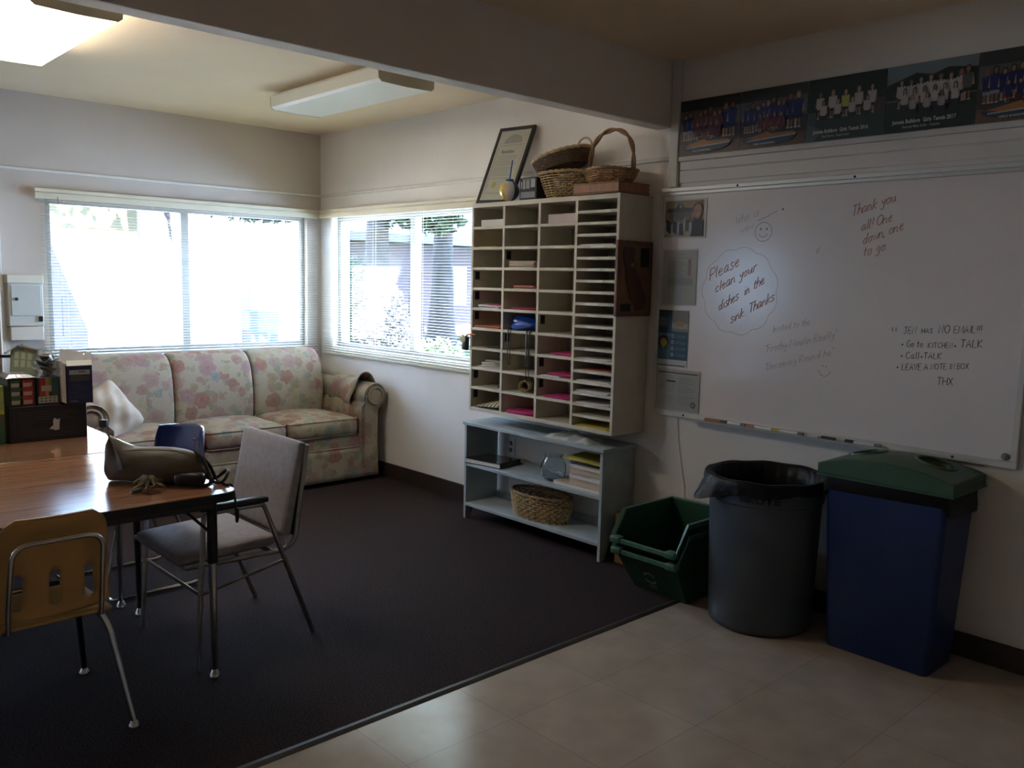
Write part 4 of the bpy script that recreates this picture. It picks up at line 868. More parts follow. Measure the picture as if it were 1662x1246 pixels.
# key pouch on a ring at the left edge of the unit
kp = thing('key_pouch', 'black pouch with a white round badge hanging off the left edge of the mailbox unit', 'pouch', (-0.285, MY0+0.03, 1.10))
b = MB(); b.rbox(-0.288, MY0+0.034, 1.135, 0.03, 0.052, 0.09, 0.012, 6, (0.004, 0, 0)); b.build('pouch', black_m, kp)
b = MB(); b.lathe([(0.026, 0), (0.026, 0.004), (0.020, 0.006)], 20)
for v in b.bm.verts: v.co = Vector((-0.306-v.co.z, MY0+0.040+v.co.x, 1.162+v.co.y))
for k in range(3):
    a = k*2*PI/3; b.tube([(-0.313, MY0+0.040+0.009*math.cos(a)+0.009*math.cos(t), 1.162+0.009*math.sin(a)+0.009*math.sin(t)) for t in [2*PI*j/12 for j in range(12)]], 0.0022, 5, True)
b.build('badge', mat('badge_cream', (0.68, 0.62, 0.52), 0.5), kp)
b = MB(); b.tube(fillet([(-0.285, MY0+0.034, 1.178), (-0.287, MY0+0.010, 1.192), (-0.287, MY0-0.06, 1.194)], 0.01), 0.005, 6); b.build('strap', orange_p, kp)

# plaque on the side of the unit
pq = thing('plaque', 'dark wooden award plaque with a map shape on the side of the mailbox unit', 'plaque', (-0.15, -3.487, 1.355))
bx('board', plaque_m, pq, -0.304, -0.012, -3.497, -3.478, 1.357, 1.758, 0.004)
b = MB(); ca = [(-0.255, 1.725), (-0.175, 1.725), (-0.175, 1.635), (-0.072, 1.468), (-0.067, 1.43), (-0.085, 1.395), (-0.150, 1.388), (-0.165, 1.425), (-0.200, 1.455), (-0.215, 1.50), (-0.235, 1.555), (-0.243, 1.61), (-0.262, 1.655), (-0.268, 1.70)]
b.prism(ca, lambda u, v, w: (u, -3.498-w, v), 0.006); b.build('map_relief', mat('relief_brown', (0.07, 0.02, 0.015), 0.35, var=0.1), pq, 0.001)
bx('plate', mat('brown_face', (0.17, 0.075, 0.03), 0.4, var=0.1), pq, -0.280, -0.035, -3.4985, -3.497, 1.378, 1.736)
bx('name_plate', mat('dark_plate', (0.015, 0.016, 0.02), 0.3, 0.5), pq, -0.118, -0.050, -3.503, -3.4986, 1.62, 1.722, 0.001)
bx('name_plate', MATS['dark_plate'], pq, -0.272, -0.195, -3.503, -3.4986, 1.384, 1.425, 0.001)
b = MB(); b.lathe([(0.012, 0), (0.011, 0.004), (0.003, 0.006)], 16)
for v in b.bm.verts: v.co = Vector((-0.195+v.co.x, -3.504-v.co.z, 1.63+v.co.y))
b.build('medallion', mat('bronze', (0.28, 0.20, 0.13), 0.4, 0.6), pq)

# ------------------------------------------------------------------ things on top of the unit
TZ = MZ1+0.001
fr = thing('picture_frame', 'black framed certificate leaning on the wall, left end of the mailbox unit top', 'picture frame', (-0.13, -2.44, TZ))
FT = Matrix.Translation((-0.207, -2.238, TZ+0.005)) @ Matrix.Rotation(math.radians(20.8), 4, 'Y') @ Matrix.Rotation(math.radians(2.0), 4, 'X')
fw, fh, fb = 0.325, 0.515, 0.022
def FB(x0, x1, u0, u1, v0, v1, name, m, bev=0.0):
    b = MB(FT); b.box(x0, x1, -u1, -u0, v0, v1); return b.build(name, m, fr, bev)
b = MB(FT)
for (u0, u1, v0, v1) in ((0, fw, 0, fb), (0, fw, fh-fb, fh), (0, fb, fb, fh-fb), (fw-fb, fw, fb, fh-fb)): b.box(-0.010, 0.010, -u1, -u0, v0, v1)
b.build('frame', mat('black_frame', (0.018, 0.016, 0.014), 0.35, var=0.1), fr, 0.002)
FB(-0.004, 0.008, fb, fw-fb, fb, fh-fb, 'backing', card_m)
b = MB(FT); P2 = lambda u, v, d=0: (-0.0045-d*0.0004, -u, v)
b.ink((0.60, 0.56, 0.50), [P2(fb, fb), P2(fw-fb, fb), P2(fw-fb, fh-fb), P2(fb, fh-fb)])
ink = (0.10, 0.09, 0.08); mid = (0.40, 0.37, 0.33)
b.ink(mid, [P2(fw/2+0.085*math.cos(a), 0.405+0.060*math.sin(a), 1) for a in [PI*k/14 for k in range(15)]])
for (u0, u1, v0, v1) in ((0.055, 0.27, 0.39, 0.392), (0.045, 0.047, 0.08, 0.38), (0.278, 0.280, 0.08, 0.38), (0.055, 0.27, 0.068, 0.070)): b.ink(ink, [P2(u0, v0, 2), P2(u1, v0, 2), P2(u1, v1, 2), P2(u0, v1, 2)])
rn = random.Random(5); v = 0.318
while v > 0.15:
    u1 = rn.uniform(0.2, 0.262); b.ink(mid, [P2(0.065, v, 2), P2(u1, v, 2), P2(u1, v+0.0045, 2), P2(0.065, v+0.0045, 2)]); v -= 0.0125 if rn.random() > 0.2 else 0.02
text_into(b, ink, 'Resolution', 0.034, lambda u, w: P2(0.085+u*0.8, 0.338+w, 2), 0.0008)
b.ink((0.55, 0.42, 0.10), [P2(0.115+0.022*math.cos(2*PI*k/18), 0.125+0.022*math.sin(2*PI*k/18), 2) for k in range(18)])
b.build('certificate', print_m, fr, smooth=False)
b = MB(FT); b.quad((-0.0075, -fb, fb), (-0.0075, -(fw-fb), fb), (-0.0075, -(fw-fb), fh-fb), (-0.0075, -fb, fh-fb)); b.build('glass', glass_m, fr, smooth=False)

bc = thing('ball_cup', 'round yellow, white and blue ball cup with a blue straw before the certificate', 'cup', (-0.235, -2.578, TZ))
bm_cols = [((0.72, 0.52, 0.06), 'yellow_panel'), ((0.66, 0.60, 0.58), 'white_panel'), ((0.02, 0.11, 0.33), 'blue_panel')]
for k in range(6):
    c, nm = bm_cols[k % 3]; b = MB(); a0 = math.radians(138+60*k)
    b.grid(lambda u, v, a0=a0: (-0.252+0.060*math.sin(PI*(0.09+0.86*v))*math.cos(a0+u*PI/3), -2.592+0.060*math.sin(PI*(0.09+0.86*v))*math.sin(a0+u*PI/3), TZ+0.0608+0.060*math.cos(PI*(0.09+0.86*v))), 8, 16); b.build('ball_panel', mat(nm, c, 0.3), bc)
b = MB(); b.lathe([(0.0, 0.118), (0.024, 0.118), (0.025, 0.121), (0.025, 0.131), (0.022, 0.134), (0.0, 0.134)], 20, (-0.252, -2.592, TZ-0.004)); b.lathe([(0.01, 0.0005), (0.014, 0.003), (0.012, 0.006)], 14, (-0.252, -2.592, TZ)); b.build('cap', mat('blue_cap', (0.015, 0.12, 0.36), 0.35), bc)
b = MB(); b.tube([(-0.252, -2.592, TZ+0.126), (-0.249, -2.610, TZ+0.24)], 0.0038, 8); b.build('straw', mat('blue_straw', (0.02, 0.09, 0.34), 0.35), bc)

bk = thing('black_box', 'small black box with grey lettering beside the framed certificate', 'box', (-0.2, -2.78, TZ))
bx('carton', mat('black_carton', (0.020, 0.022, 0.024), 0.35, var=0.1), bk, -0.262, -0.12, -2.833, -2.690, TZ, TZ+0.128, 0.002)
b = MB(); PB = lambda u, v, d=0: (-0.2625-0.0004*d, -2.690-u, TZ+v)
for (u0, v0, w, h, c) in ((0.012, 0.066, 0.012, 0.04, 0.30), (0.030, 0.062, 0.018, 0.052, 0.35), (0.055, 0.064, 0.030, 0.050, 0.28), (0.095, 0.070, 0.035, 0.046, 0.38), (0.010, 0.012, 0.12, 0.034, 0.22), (0.02, 0.116, 0.11, 0.006, 0.2)):
    b.ink((c, c, c*1.02), [PB(u0, v0), PB(u0+w, v0), PB(u0+w, v0+h), PB(u0, v0+h)])
b.build('printed_face', print_m, bk, smooth=False)

# wicker baskets: woven rows over stakes
def wicker(t, c, prof, rx, ry, rows, stakes, m, m2=None, sr=0.0042, amp=0.0045, names=('weave', 'stake', 'rim'), T=None, rimr=0.008, zf=None, rowpart=True):
    """c: base centre; prof(f) -> scale of the radius at height fraction f; height from prof.h"""
    h = prof[-1][0]
    def sc_(z):
        for (a, ra), (d, rd) in zip(prof, prof[1:]):
            if a <= z <= d: return ra+(rd-ra)*(z-a)/(d-a)
        return prof[-1][1]
    M = Matrix.Translation(c) @ (T if T is not None else Matrix.Identity(4))
    b = MB(M)
    for q in range(rows):
        z = 0.006+(h-0.012)*q/(rows-1); s = sc_(z); n = stakes*2; P = []
        for k in range(n):
            a = 2*PI*(k+0.5*0)/n; o = amp*(1 if (k+q) % 2 else -1)
            zz = zf(a, z) if zf else z
            P.append(((rx*s+o)*math.cos(a), (ry*s+o)*math.sin(a), zz))
        b.tube(P, sr, 5, True)
    b.build(names[0], m, t)
    b = MB(M)
    for k in range(stakes):
        a = 2*PI*(k+0.25)/stakes; P = []
        for q in range(6):
            z = h*q/5; s = sc_(z); zz = zf(a, z) if zf else z; P.append((rx*s*math.cos(a), ry*s*math.sin(a), zz))
        b.tube(P, sr*0.8, 5)
    b.build('stakes', m, t)
    b = MB(M); s = sc_(h)
    for w in (0, 1):
        P = []
        for k in range(72):
            a = 2*PI*k/72; o = 0.004*math.sin(14*a+w*PI); P.append(((rx*s+o)*math.cos(a), (ry*s+o)*math.sin(a), (zf(a, h) if zf else h)+0.004*math.cos(14*a+w*PI)))
        b.tube(P, rimr*0.8, 6, True)
    b.build(names[2], m2 or m, t)
    b = MB(M); P = [(rx*sc_(0)*math.cos(2*PI*k/40), ry*sc_(0)*math.sin(2*PI*k/40)) for k in range(40)]
    b.prism(P, lambda u, v, w: (u, v, 0.002+w), 0.006); b.build('bottom', m, t)
wick_l = mat('pale_wicker', (0.44, 0.31, 0.15), 0.6, var=0.25, vscale=18); wick_d = mat('dark_wicker', (0.115, 0.062, 0.036), 0.6, var=0.25, vscale=18)
wick_m = mat('honey_wicker', (0.36, 0.20, 0.085), 0.55, var=0.25, vscale=18); wick_h = mat('handle_wicker', (0.26, 0.15, 0.07), 0.6, var=0.2, vscale=18); rattan_m = mat('rattan_strip', (0.34, 0.15, 0.075), 0.5, var=0.25, vscale=70, stretch=(1, 1, 0.06))
t = thing('wicker_basket', 'pale wicker basket on the mailbox unit, under the dark oval basket', 'basket', (-0.16, -2.985, TZ), 'baskets on the mailbox unit')
wicker(t, (-0.150, -2.962, TZ), [(0, 0.62), (0.06, 0.78), (0.145, 1.0)], 0.135, 0.185, 11, 24, wick_l)
t = thing('wicker_basket', 'dark brown oval wicker basket with pale rim, tilted on the pale basket', 'basket', (-0.16, -2.95, TZ+0.15), 'baskets on the mailbox unit')
Td = Matrix.Rotation(math.radians(-11), 4, 'X')
wicker(t, (-0.155, -2.935, TZ+0.172), [(0, 0.80), (0.075, 1.0)], 0.120, 0.205, 11, 26, wick_d, wick_l, T=Td, rimr=0.010, amp=0.0042, sr=0.0044)
b = MB(Matrix.Translation((-0.155, -2.935, TZ+0.172)) @ Td)
b.tube(arc((0.02, -0.165, 0.078), 0.055, 0, PI, 12, 'yz'), 0.006, 6); b.build('handle', wick_l, t)
t = thing('wicker_basket', 'honey wicker basket with a tall twisted arch handle on the mailbox unit', 'basket', (-0.15, -3.26, TZ), 'baskets on the mailbox unit')
wicker(t, (-0.160, -3.305, TZ+0.0615), [(0, 0.70), (0.03, 0.9), (0.065, 1.0)], 0.115, 0.160, 7, 22, wick_m, zf=lambda a, z: z*(1.0+0.55*abs(math.cos(a+PI/2))**3*0-0.25*abs(math.sin(a))**2+0.25))
for w in range(2):
    b = MB(); P = []
    for k in range(41):
        f = k/40; a = PI*f; o = 0.007*math.sin(20*f+w*PI); o2 = 0.007*math.cos(20*f+w*PI)
        P.append((-0.160+o, -3.305+(0.152+0.02*math.sin(a))*math.cos(a)+o2*math.cos(a), TZ+0.115+0.235*math.sin(a)**0.75+o2*math.sin(a)))
    b.tube(P, 0.0075, 7); b.build('handle', wick_h, t)
t = thing('rattan_box', 'flat reddish rattan box under the arch-handled basket on the mailbox unit', 'box', (-0.17, -3.32, TZ))
tb = MB(); x0, x1, y0, y1 = -0.292, -0.04, -3.475, -3.150
for (a0, a1, b0, b1) in ((x0, x0+0.012, y0, y1), (x1-0.012, x1, y0, y1), (x0+0.012, x1-0.012, y0, y0+0.012), (x0+0.012, x1-0.012, y1-0.012, y1)): tb.box(a0, a1, b0, b1, TZ, TZ+0.058)
tb.build('side_wall', rattan_m, t, 0.003)
bx('lid_panel', rattan_m, t, x0+0.012, x1-0.012, y0+0.012, y1-0.012, TZ+0.050, TZ+0.058)
tb = MB()
for z in (TZ+0.006, TZ+0.056): tb.tube([(x0-0.001, y0-0.001, z), (x1, y0-0.001, z), (x1, y1, z), (x0-0.001, y1, z)], 0.0045, 6, True)
tb.build('edging', wick_h, t)

# ------------------------------------------------------------------ blue-grey shelf
shm = mat('blue_grey_paint', (0.40, 0.46, 0.48), 0.6, var=0.12, vscale=7, bump=0.1, bscale=40)
sh = thing('shelf_unit', 'low blue-grey painted wooden shelf unit standing under the mailbox unit', 'shelf', (-0.155, -2.84, 0))
HX, HY0, HY1 = -0.285, -2.250, -3.425
def side(y0, y1):
    b = MB(); P = [(HX, 0.0), (HX+0.035, 0.0), (HX+0.085, 0.10), (-0.085, 0.10), (-0.035, 0.0), (-0.012, 0.0), (-0.012, 0.612), (HX, 0.612)]
    b.prism(P, lambda u, v, w: (u, y0+w, v), y1-y0); b.build('side_panel', shm, sh, 0.0015)
side(HY0-0.02, HY0); side(HY1, HY1+0.02)
bx('top', shm, sh, HX-0.010, -0.012, HY1-0.012, HY0+0.008, 0.612, 0.634, 0.003)
bx('shelf', shm, sh, HX+0.001, -0.02, HY1+0.0205, HY0-0.0205, 0.346, 0.366, 0.002)
bx('shelf', shm, sh, HX-0.002, -0.02, HY1+0.0205, HY0-0.0205, 0.085, 0.105, 0.002)
bx('back_rail', shm, sh, -0.030, -0.013, HY1+0.0205, HY0-0.0205, 0.555, 0.611, 0.001)
bx('back_rail', shm, sh, -0.0195, -0.013, HY1+0.0205, HY0-0.0205, 0.315, 0.375, 0.001)
bx('back_rail', shm, sh, -0.0195, -0.013, HY1+0.0205, HY0-0.0205, 0.085, 0.145, 0.001)
# book
ST = Matrix.Translation((-0.17, -2.40, 0.367)) @ Matrix.Rotation(math.radians(8), 4, 'Z')
bo = thing('book', 'dark glossy hardback book lying on the middle shelf, left', 'book', (-0.17, -2.40, 0.367))
b = MB(ST); b.box(-0.105, 0.105, -0.145, 0.145, 0.0, 0.004); b.box(-0.105, 0.105, -0.145, 0.145, 0.030, 0.034); b.box(-0.1, 0.1, -0.1455, -0.141, 0.0, 0.034); b.build('cover', mat('dark_book_cover', (0.03, 0.025, 0.025), 0.18, var=0.4, vscale=12), bo)
b = MB(ST); b.box(-0.101, 0.101, -0.140, 0.141, 0.0042, 0.0298); b.build('pages', paper_m, bo)
# glass jar
jr = thing('glass_jar', 'round clear glass jar on the middle shelf before the stacked books', 'jar', (-0.185, -2.955, 0.366))
b = MB(); b.lathe([(0.0, 0.0), (0.045, 0.001), (0.068, 0.02), (0.078, 0.055), (0.074, 0.095), (0.055, 0.125), (0.050, 0.14), (0.058, 0.152), (0.055, 0.152), (0.046, 0.14), (0.050, 0.125), (0.068, 0.095), (0.072, 0.055), (0.06, 0.022), (0.0, 0.008)], 32, (-0.185, -2.955, 0.3665), cap=False); bmesh.ops.remove_doubles(b.bm, verts=b.bm.verts[:], dist=0.0003); b.build('glass_body', mat('clear_jar_glass', (0.90, 0.95, 0.95), 0.03, trans=1.0), jr)
# books stacked at the right of the middle shelf
bkm = [mat('pale_book', (0.56, 0.44, 0.36), 0.7, var=0.06), mat('cream_book', (0.60, 0.50, 0.41), 0.7, var=0.06), mat('tan_book', (0.50, 0.38, 0.30), 0.7, var=0.06)]
z = 0.3665
names = ['lowest wide tan booklet in the stack on the middle shelf', 'second cream book up in the stack on the middle shelf', 'third pale book up in the stack on the middle shelf', 'fourth tan book up in the stack on the middle shelf', 'fifth cream book up in the stack on the middle shelf']
for k, (hh, y0, y1, x0) in enumerate(((0.022, -3.385, -3.02, -0.262), (0.032, -3.385, -3.135, -0.25), (0.030, -3.38, -3.13, -0.245), (0.030, -3.383, -3.14, -0.25), (0.024, -3.375, -3.13, -0.24))):
    bt = thing('book', names[k], 'book', (-0.15, -3.26, z), 'books stacked on the middle shelf')
    T = Matrix.Translation((x0+0.105, (y0+y1)/2, z)) @ Matrix.Rotation(math.radians((-1, 1.2, -0.8, 1.0, -1.5)[k]*(0.3 if k == 0 else 1)), 4, 'Z'); w = (y1-y0)/2-0.004
    b = MB(T); b.box(-0.10, 0.10, -w, w, 0.0003, 0.0025); b.box(-0.10, 0.10, -w, w, hh-0.003, hh-0.0006); b.box(0.097, 0.10, -w, w, 0.0003, hh-0.0006); b.build('cover', bkm[k % 3], bt)
    b = MB(T); b.box(-0.098, 0.0965, -w+0.002, w-0.002, 0.0026, hh-0.0032); b.build('pages', bkm[1] if k % 2 else paper_m, bt)
    z += hh
b = MB(); T = Matrix.Translation((-0.145, -3.255, z+0.0125)); b.rbox(0, 0, 0, 0.205, 0.235, 0.024, 0.008, 6, T=None) if False else b.rbox(-0.150, -3.255, z+0.0125, 0.20, 0.235, 0.024, 0.008, 6)
tag(b.build('wrapped_packet', plastic_film_m), 'clear plastic wrapped packet on top of the stacked books', 'packet')
T = Matrix.Translation((-0.155, -3.235, z+0.026)) @ Matrix.Rotation(math.radians(7), 4, 'Z') @ Matrix.Rotation(math.radians(3), 4, 'X')
b = MB(T); b.box(-0.11, 0.11, -0.135, 0.135, 0, 0.006); tag(b.build('yellow_pad', yellow_p, None, 0.001), 'yellow envelope lying on top of the stacked books', 'envelope')
# basket on the lower shelf
t = thing('wicker_basket', 'long oval wicker basket on the lowest shelf of the blue-grey unit', 'basket', (-0.165, -2.84, 0.105))
wicker(t, (-0.160, -2.835, 0.1055), [(0, 0.86), (0.07, 0.95), (0.15, 1.0)], 0.112, 0.232, 10, 25, wick_l, wick_h, sr=0.0068, amp=0.0075)
# plastic bag on the shelf top
b = MB()
def pbag(u, v):
    a, c = 2*u-1, 2*v-1; e = (1-a**4)*(1-c**4)
    return (-0.19+0.088*a+0.008*math.sin(9*c), -3.13+0.19*c, 0.6355+e*(0.020+0.014*math.sin(5*a+3*c)*math.sin(7*c)+0.012*math.cos(11*c+4*a)**2))
b.grid(pbag, 26, 40); b.quad((-0.27, -3.31, 0.6353), (-0.11, -3.31, 0.6353), (-0.11, -2.95, 0.6353), (-0.27, -2.95, 0.6353))
tag(b.build('plastic_bag', mat('translucent_plastic', (0.52, 0.54, 0.54), 0.25, trans=0.0, var=0.15, vscale=18), angle=80), 'crumpled translucent plastic bag on the top of the blue-grey shelf', 'bag')
# outlet behind the shelf
ot = thing('wall_outlet', 'white wall outlet visible through the back of the blue-grey shelf', 'outlet', (-0.005, -2.39, 0.40))
bx('plate', white_m, ot, -0.007, -0.0005, -2.428, -2.355, 0.40, 0.515, 0.002)
for z in (0.435, 0.48): bx('socket', mat('socket_dark', (0.12, 0.12, 0.12), 0.5), ot, -0.0085, -0.007, -2.405, -2.378, z-0.014, z+0.014, 0.001)
# ------------------------------------------------------------------ whiteboard and what hangs on it
wb = thing('whiteboard', 'large whiteboard with handwritten notes on the right wall above the bins', 'whiteboard', (-0.01, -4.45, 0.825))
BY0, BY1, BZ0, BZ1 = -3.535, -5.365, 0.825, 2.035
wb_frame = mat('pale_board_frame', (0.66, 0.64, 0.60), 0.35, 0.2, var=0.05, vscale=12)
bx('panel', mat('whiteboard_enamel', (0.82, 0.755, 0.75), 0.20, spec=0.42, var=0.03, vscale=1.5), wb, -0.012, -0.001, BY1+0.02, BY0-0.02, BZ0+0.02, BZ1-0.02)
b = MB()
for (y0, y1, z0, z1) in ((BY1, BY0, BZ1-0.036, BZ1), (BY1, BY0, BZ0, BZ0+0.030), (BY0-0.024, BY0, BZ0+0.030, BZ1-0.036), (BY1, BY1+0.024, BZ0+0.030, BZ1-0.036)): b.box(-0.022, -0.0005, y0, y1, z0, z1)
b.build('frame', wb_frame, wb, 0.003)
bx('map_rail', mat('bright_rail', (0.76, 0.75, 0.72), 0.35, 0.1), wb, -0.034, -0.022, BY1, BY0-0.02, BZ1-0.019, BZ1+0.003, 0.003)
tr = MB(); tr.loft([[(-0.022, y, 0.826), (-0.062, y, 0.826), (-0.066, y, 0.838), (-0.062, y, 0.838), (-0.058, y, 0.832), (-0.022, y, 0.832)] for y in (-4.95, -3.80)]); tr.build('marker_tray', wb_frame, wb, smooth=False)
for y in (-3.75, -4.02, -4.62, -5.12): 
    b = MB(); b.lathe([(0.006, 0), (0.005, 0.002), (0.002, 0.003)], 10); zz = 0.84 if y in (-3.75, -5.12) else BZ1-0.01
    for v in b.bm.verts: v.co = Vector(((-0.0225 if y in (-3.75, -5.12) else -0.0345)-v.co.z, y+v.co.x, zz+v.co.y))
    b.build('screw', black_m, wb)
WF = lambda u, v: (-0.0126, -u, v)
def ink_mat(name, c): return mat(name, c, 0.4)
write(wb, 'orange_writing', ink_mat('orange_marker', (0.42, 0.13, 0.05)), [('Please', 3.868, 1.553, 0.062, 0.0048, 0.46, 0.1, 0.5, 0.15, 2, 0.9), ('clean your', 3.905, 1.492, 0.052, 0.0048, 0.50, 0.1, 0.4, 0.15, 3, 0.9),
    ('dishes', 3.930, 1.400, 0.052, 0.0048, 0.56, 0.1, 0.4, 0.15, 4, 0.8), ('in', 4.075, 1.482, 0.050, 0.0048, 0.56, 0.1, 0.4, 0.15, 41, 0.8), ('the', 4.125, 1.512, 0.052, 0.0048, 0.56, 0.1, 0.4, 0.15, 42, 0.85), ('sink. Thanks', 4.005, 1.342, 0.050, 0.0048, 0.52, 0.1, 0.4, 0.15, 5, 0.85)], WF)
write(wb, 'red_writing', ink_mat('faded_red_marker', (0.40, 0.17, 0.11)), [('Thank you', 4.604, 1.850, 0.048, 0.0042, 0.30, 0.12, 0.4, 0.15, 6, 0.85), ('all! One', 4.655, 1.785, 0.045, 0.0042, 0.30, 0.12, 0.4, 0.15, 7, 0.85),
    ('down, one', 4.665, 1.725, 0.045, 0.0042, 0.36, 0.12, 0.4, 0.15, 8, 0.85), ('to go.', 4.672, 1.672, 0.045, 0.0042, 0.30, 0.12, 0.4, 0.15, 9, 0.9)], WF)
write(wb, 'black_writing', ink_mat('black_marker', (0.03, 0.028, 0.03)), [('^^', 4.825, 1.338, 0.034, 0.0028, 0.05, 0, 1.6, 0.1, 10), ('JEN', 4.876, 1.340, 0.030, 0.0026, 0.08, 0.05, 1.2, 0.1, 11, 0.8), ('HAS', 4.952, 1.348, 0.020, 0.003, 0.08, 0.05, 1.2, 0.1, 12, 1.0),
    ('NO', 5.022, 1.352, 0.034, 0.0032, 0.05, 0.05, 1.2, 0.1, 13, 0.85), ('EMAIL!!!', 5.082, 1.355, 0.030, 0.0028, 0.08, 0.05, 1.2, 0.1, 27, 0.78),
    ('*', 4.872, 1.284, 0.030, 0.006, 0.06, 0, 0.7, 0.1, 28), ('Go to', 4.893, 1.284, 0.030, 0.003, 0.06, 0.05, 1.0, 0.1, 14, 0.78), ('KITCHEN', 4.983, 1.287, 0.023, 0.0026, 0.06, 0.05, 1.5, 0.1, 15, 0.8), ('+', 5.088, 1.295, 0.024, 0.003, 0, 0, 0.7, 0.1, 16), ('TALK', 5.112, 1.298, 0.032, 0.0032, 0.06, 0.05, 1.2, 0.1, 17, 0.85),
    ('*', 4.872, 1.234, 0.030, 0.006, 0.06, 0, 0.7, 0.1, 29), ('Call', 4.893, 1.234, 0.030, 0.003, 0.06, 0.05, 1.0, 0.1, 18, 0.9), ('+TALK', 4.955, 1.239, 0.026, 0.003, 0.06, 0.05, 1.2, 0.1, 19, 0.9),
    ('*', 4.858, 1.183, 0.030, 0.006, 0.06, 0, 0.7, 0.1, 30), ('LEAVE A', 4.880, 1.183, 0.027, 0.0032, 0.10, 0.05, 1.2, 0.1, 20, 0.8), ('NOTE IN BOX', 5.002, 1.196, 0.025, 0.0026, 0.10, 0.05, 1.2, 0.1, 31, 0.8), ('THX', 5.030, 1.134, 0.032, 0.003, 0.06, 0.05, 1.0, 0.1, 21, 0.9)], WF)
gi = ink_mat('faded_grey_marker', (0.33, 0.305, 0.30))
write(wb, 'faint_grey_writing', gi, [('Invited to the', 4.245, 1.310, 0.034, 0.0022, 0.24, 0.1, 0.8, 0.15, 22, 0.8), ('"Frothy Moulin Really"', 4.212, 1.208, 0.038, 0.0024, 0.27, 0.1, 0.8, 0.15, 23, 0.82), ('"Becoming Round ha"', 4.215, 1.120, 0.036, 0.0024, 0.30, 0.1, 0.8, 0.15, 24, 0.9)], WF)
b = MB(); ribbon(b, [(4.525+0.028*math.cos(a), 1.150+0.028*math.sin(a)) for a in [PI+PI*k/10 for k in range(11)]], 0.0026, WF)
for u in (4.515, 4.532): ribbon(b, [(u, 1.172), (u+0.002, 1.166)], 0.006, WF)
b.build('grey_smile', gi, wb, smooth=False)
write(wb, 'purple_writing', ink_mat('faint_purple_marker', (0.34, 0.28, 0.29)), [('Who is', 4.005, 1.835, 0.040, 0.0024, 0.30, 0.1, 0.8, 0.15, 25), ('wow', 4.035, 1.790, 0.036, 0.0024, 0.35, 0.1, 0.8, 0.15, 26)], WF)
b = MB(); ribbon(b, [(4.13, 1.85), (4.18, 1.868), (4.235, 1.895)], 0.0026, WF)
ribbon(b, [(4.165+0.046*math.cos(2*PI*k/28), 1.796+0.046*math.sin(2*PI*k/28)) for k in range(28)], 0.0026, WF, True)
ribbon(b, [(4.165+0.024*math.cos(a), 1.792+0.022*math.sin(a)) for a in [PI*1.1+PI*0.8*k/9 for k in range(10)]], 0.003, WF)
for u in (4.150, 4.184): ribbon(b, [(u, 1.815), (u, 1.804)], 0.008, WF)
ribbon(b, [(4.263, 1.905), (4.264, 1.895)], 0.010, WF); ribbon(b, [(4.47, 1.725), (4.45, 1.69), (4.475, 1.70), (4.45, 1.69), (4.452, 1.715)], 0.002, WF)
b.build('purple_doodle', ink_mat('faded_purple_marker', (0.24, 0.17, 0.18)), wb, smooth=False)
b = MB(); P = []
for k in range(90):
    a = 2*PI*k/90+0.4; rr = 1+0.07*abs(math.sin(5.5*a)); P.append((4.045+0.205*rr*math.cos(a), 1.505+0.205*rr*math.sin(a)))
ribbon(b, P, 0.0020, WF, True); b.build('cloud_outline', ink_mat('faint_brown_marker', (0.38, 0.33, 0.30)), wb, smooth=False)

def ell(cx, cy, rx, ry, n=14): return [(cx+rx*math.cos(2*PI*k/n), cy+ry*math.sin(2*PI*k/n)) for k in range(n)]
def rec(x0, y0, x1, y1): return [(x0, y0), (x1, y0), (x1, y1), (x0, y1)]
class Sheet:
    """flat printed sheet on the wall: local u to the right, v up; every shape a hair in front of the last"""
    def __init__(s, y, z, x, rot=0.0): s.b = MB(); s.y, s.z, s.x, s.k = y, z, x, 0; s.c, s.s = math.cos(rot), math.sin(rot)
    def F(s, u, v): return (s.x-0.00012*s.k, s.y-(u*s.c-v*s.s), s.z+u*s.s+v*s.c)
    def ink(s, c, pts): s.b.ink(c, [s.F(u, v) for u, v in pts]); s.k += 1
    def inks(s, items):
        for c, pts in items: s.b.ink(c, [s.F(u, v) for u, v in pts])
        s.k += 1
    def text(s, c, t, u, v, h, wx=1.0, bold=0.0, slope=0.0):
        text_into(s.b, c, t, h, lambda a, d: s.F(u+a*wx, v+d+a*slope), bold); s.k += 1
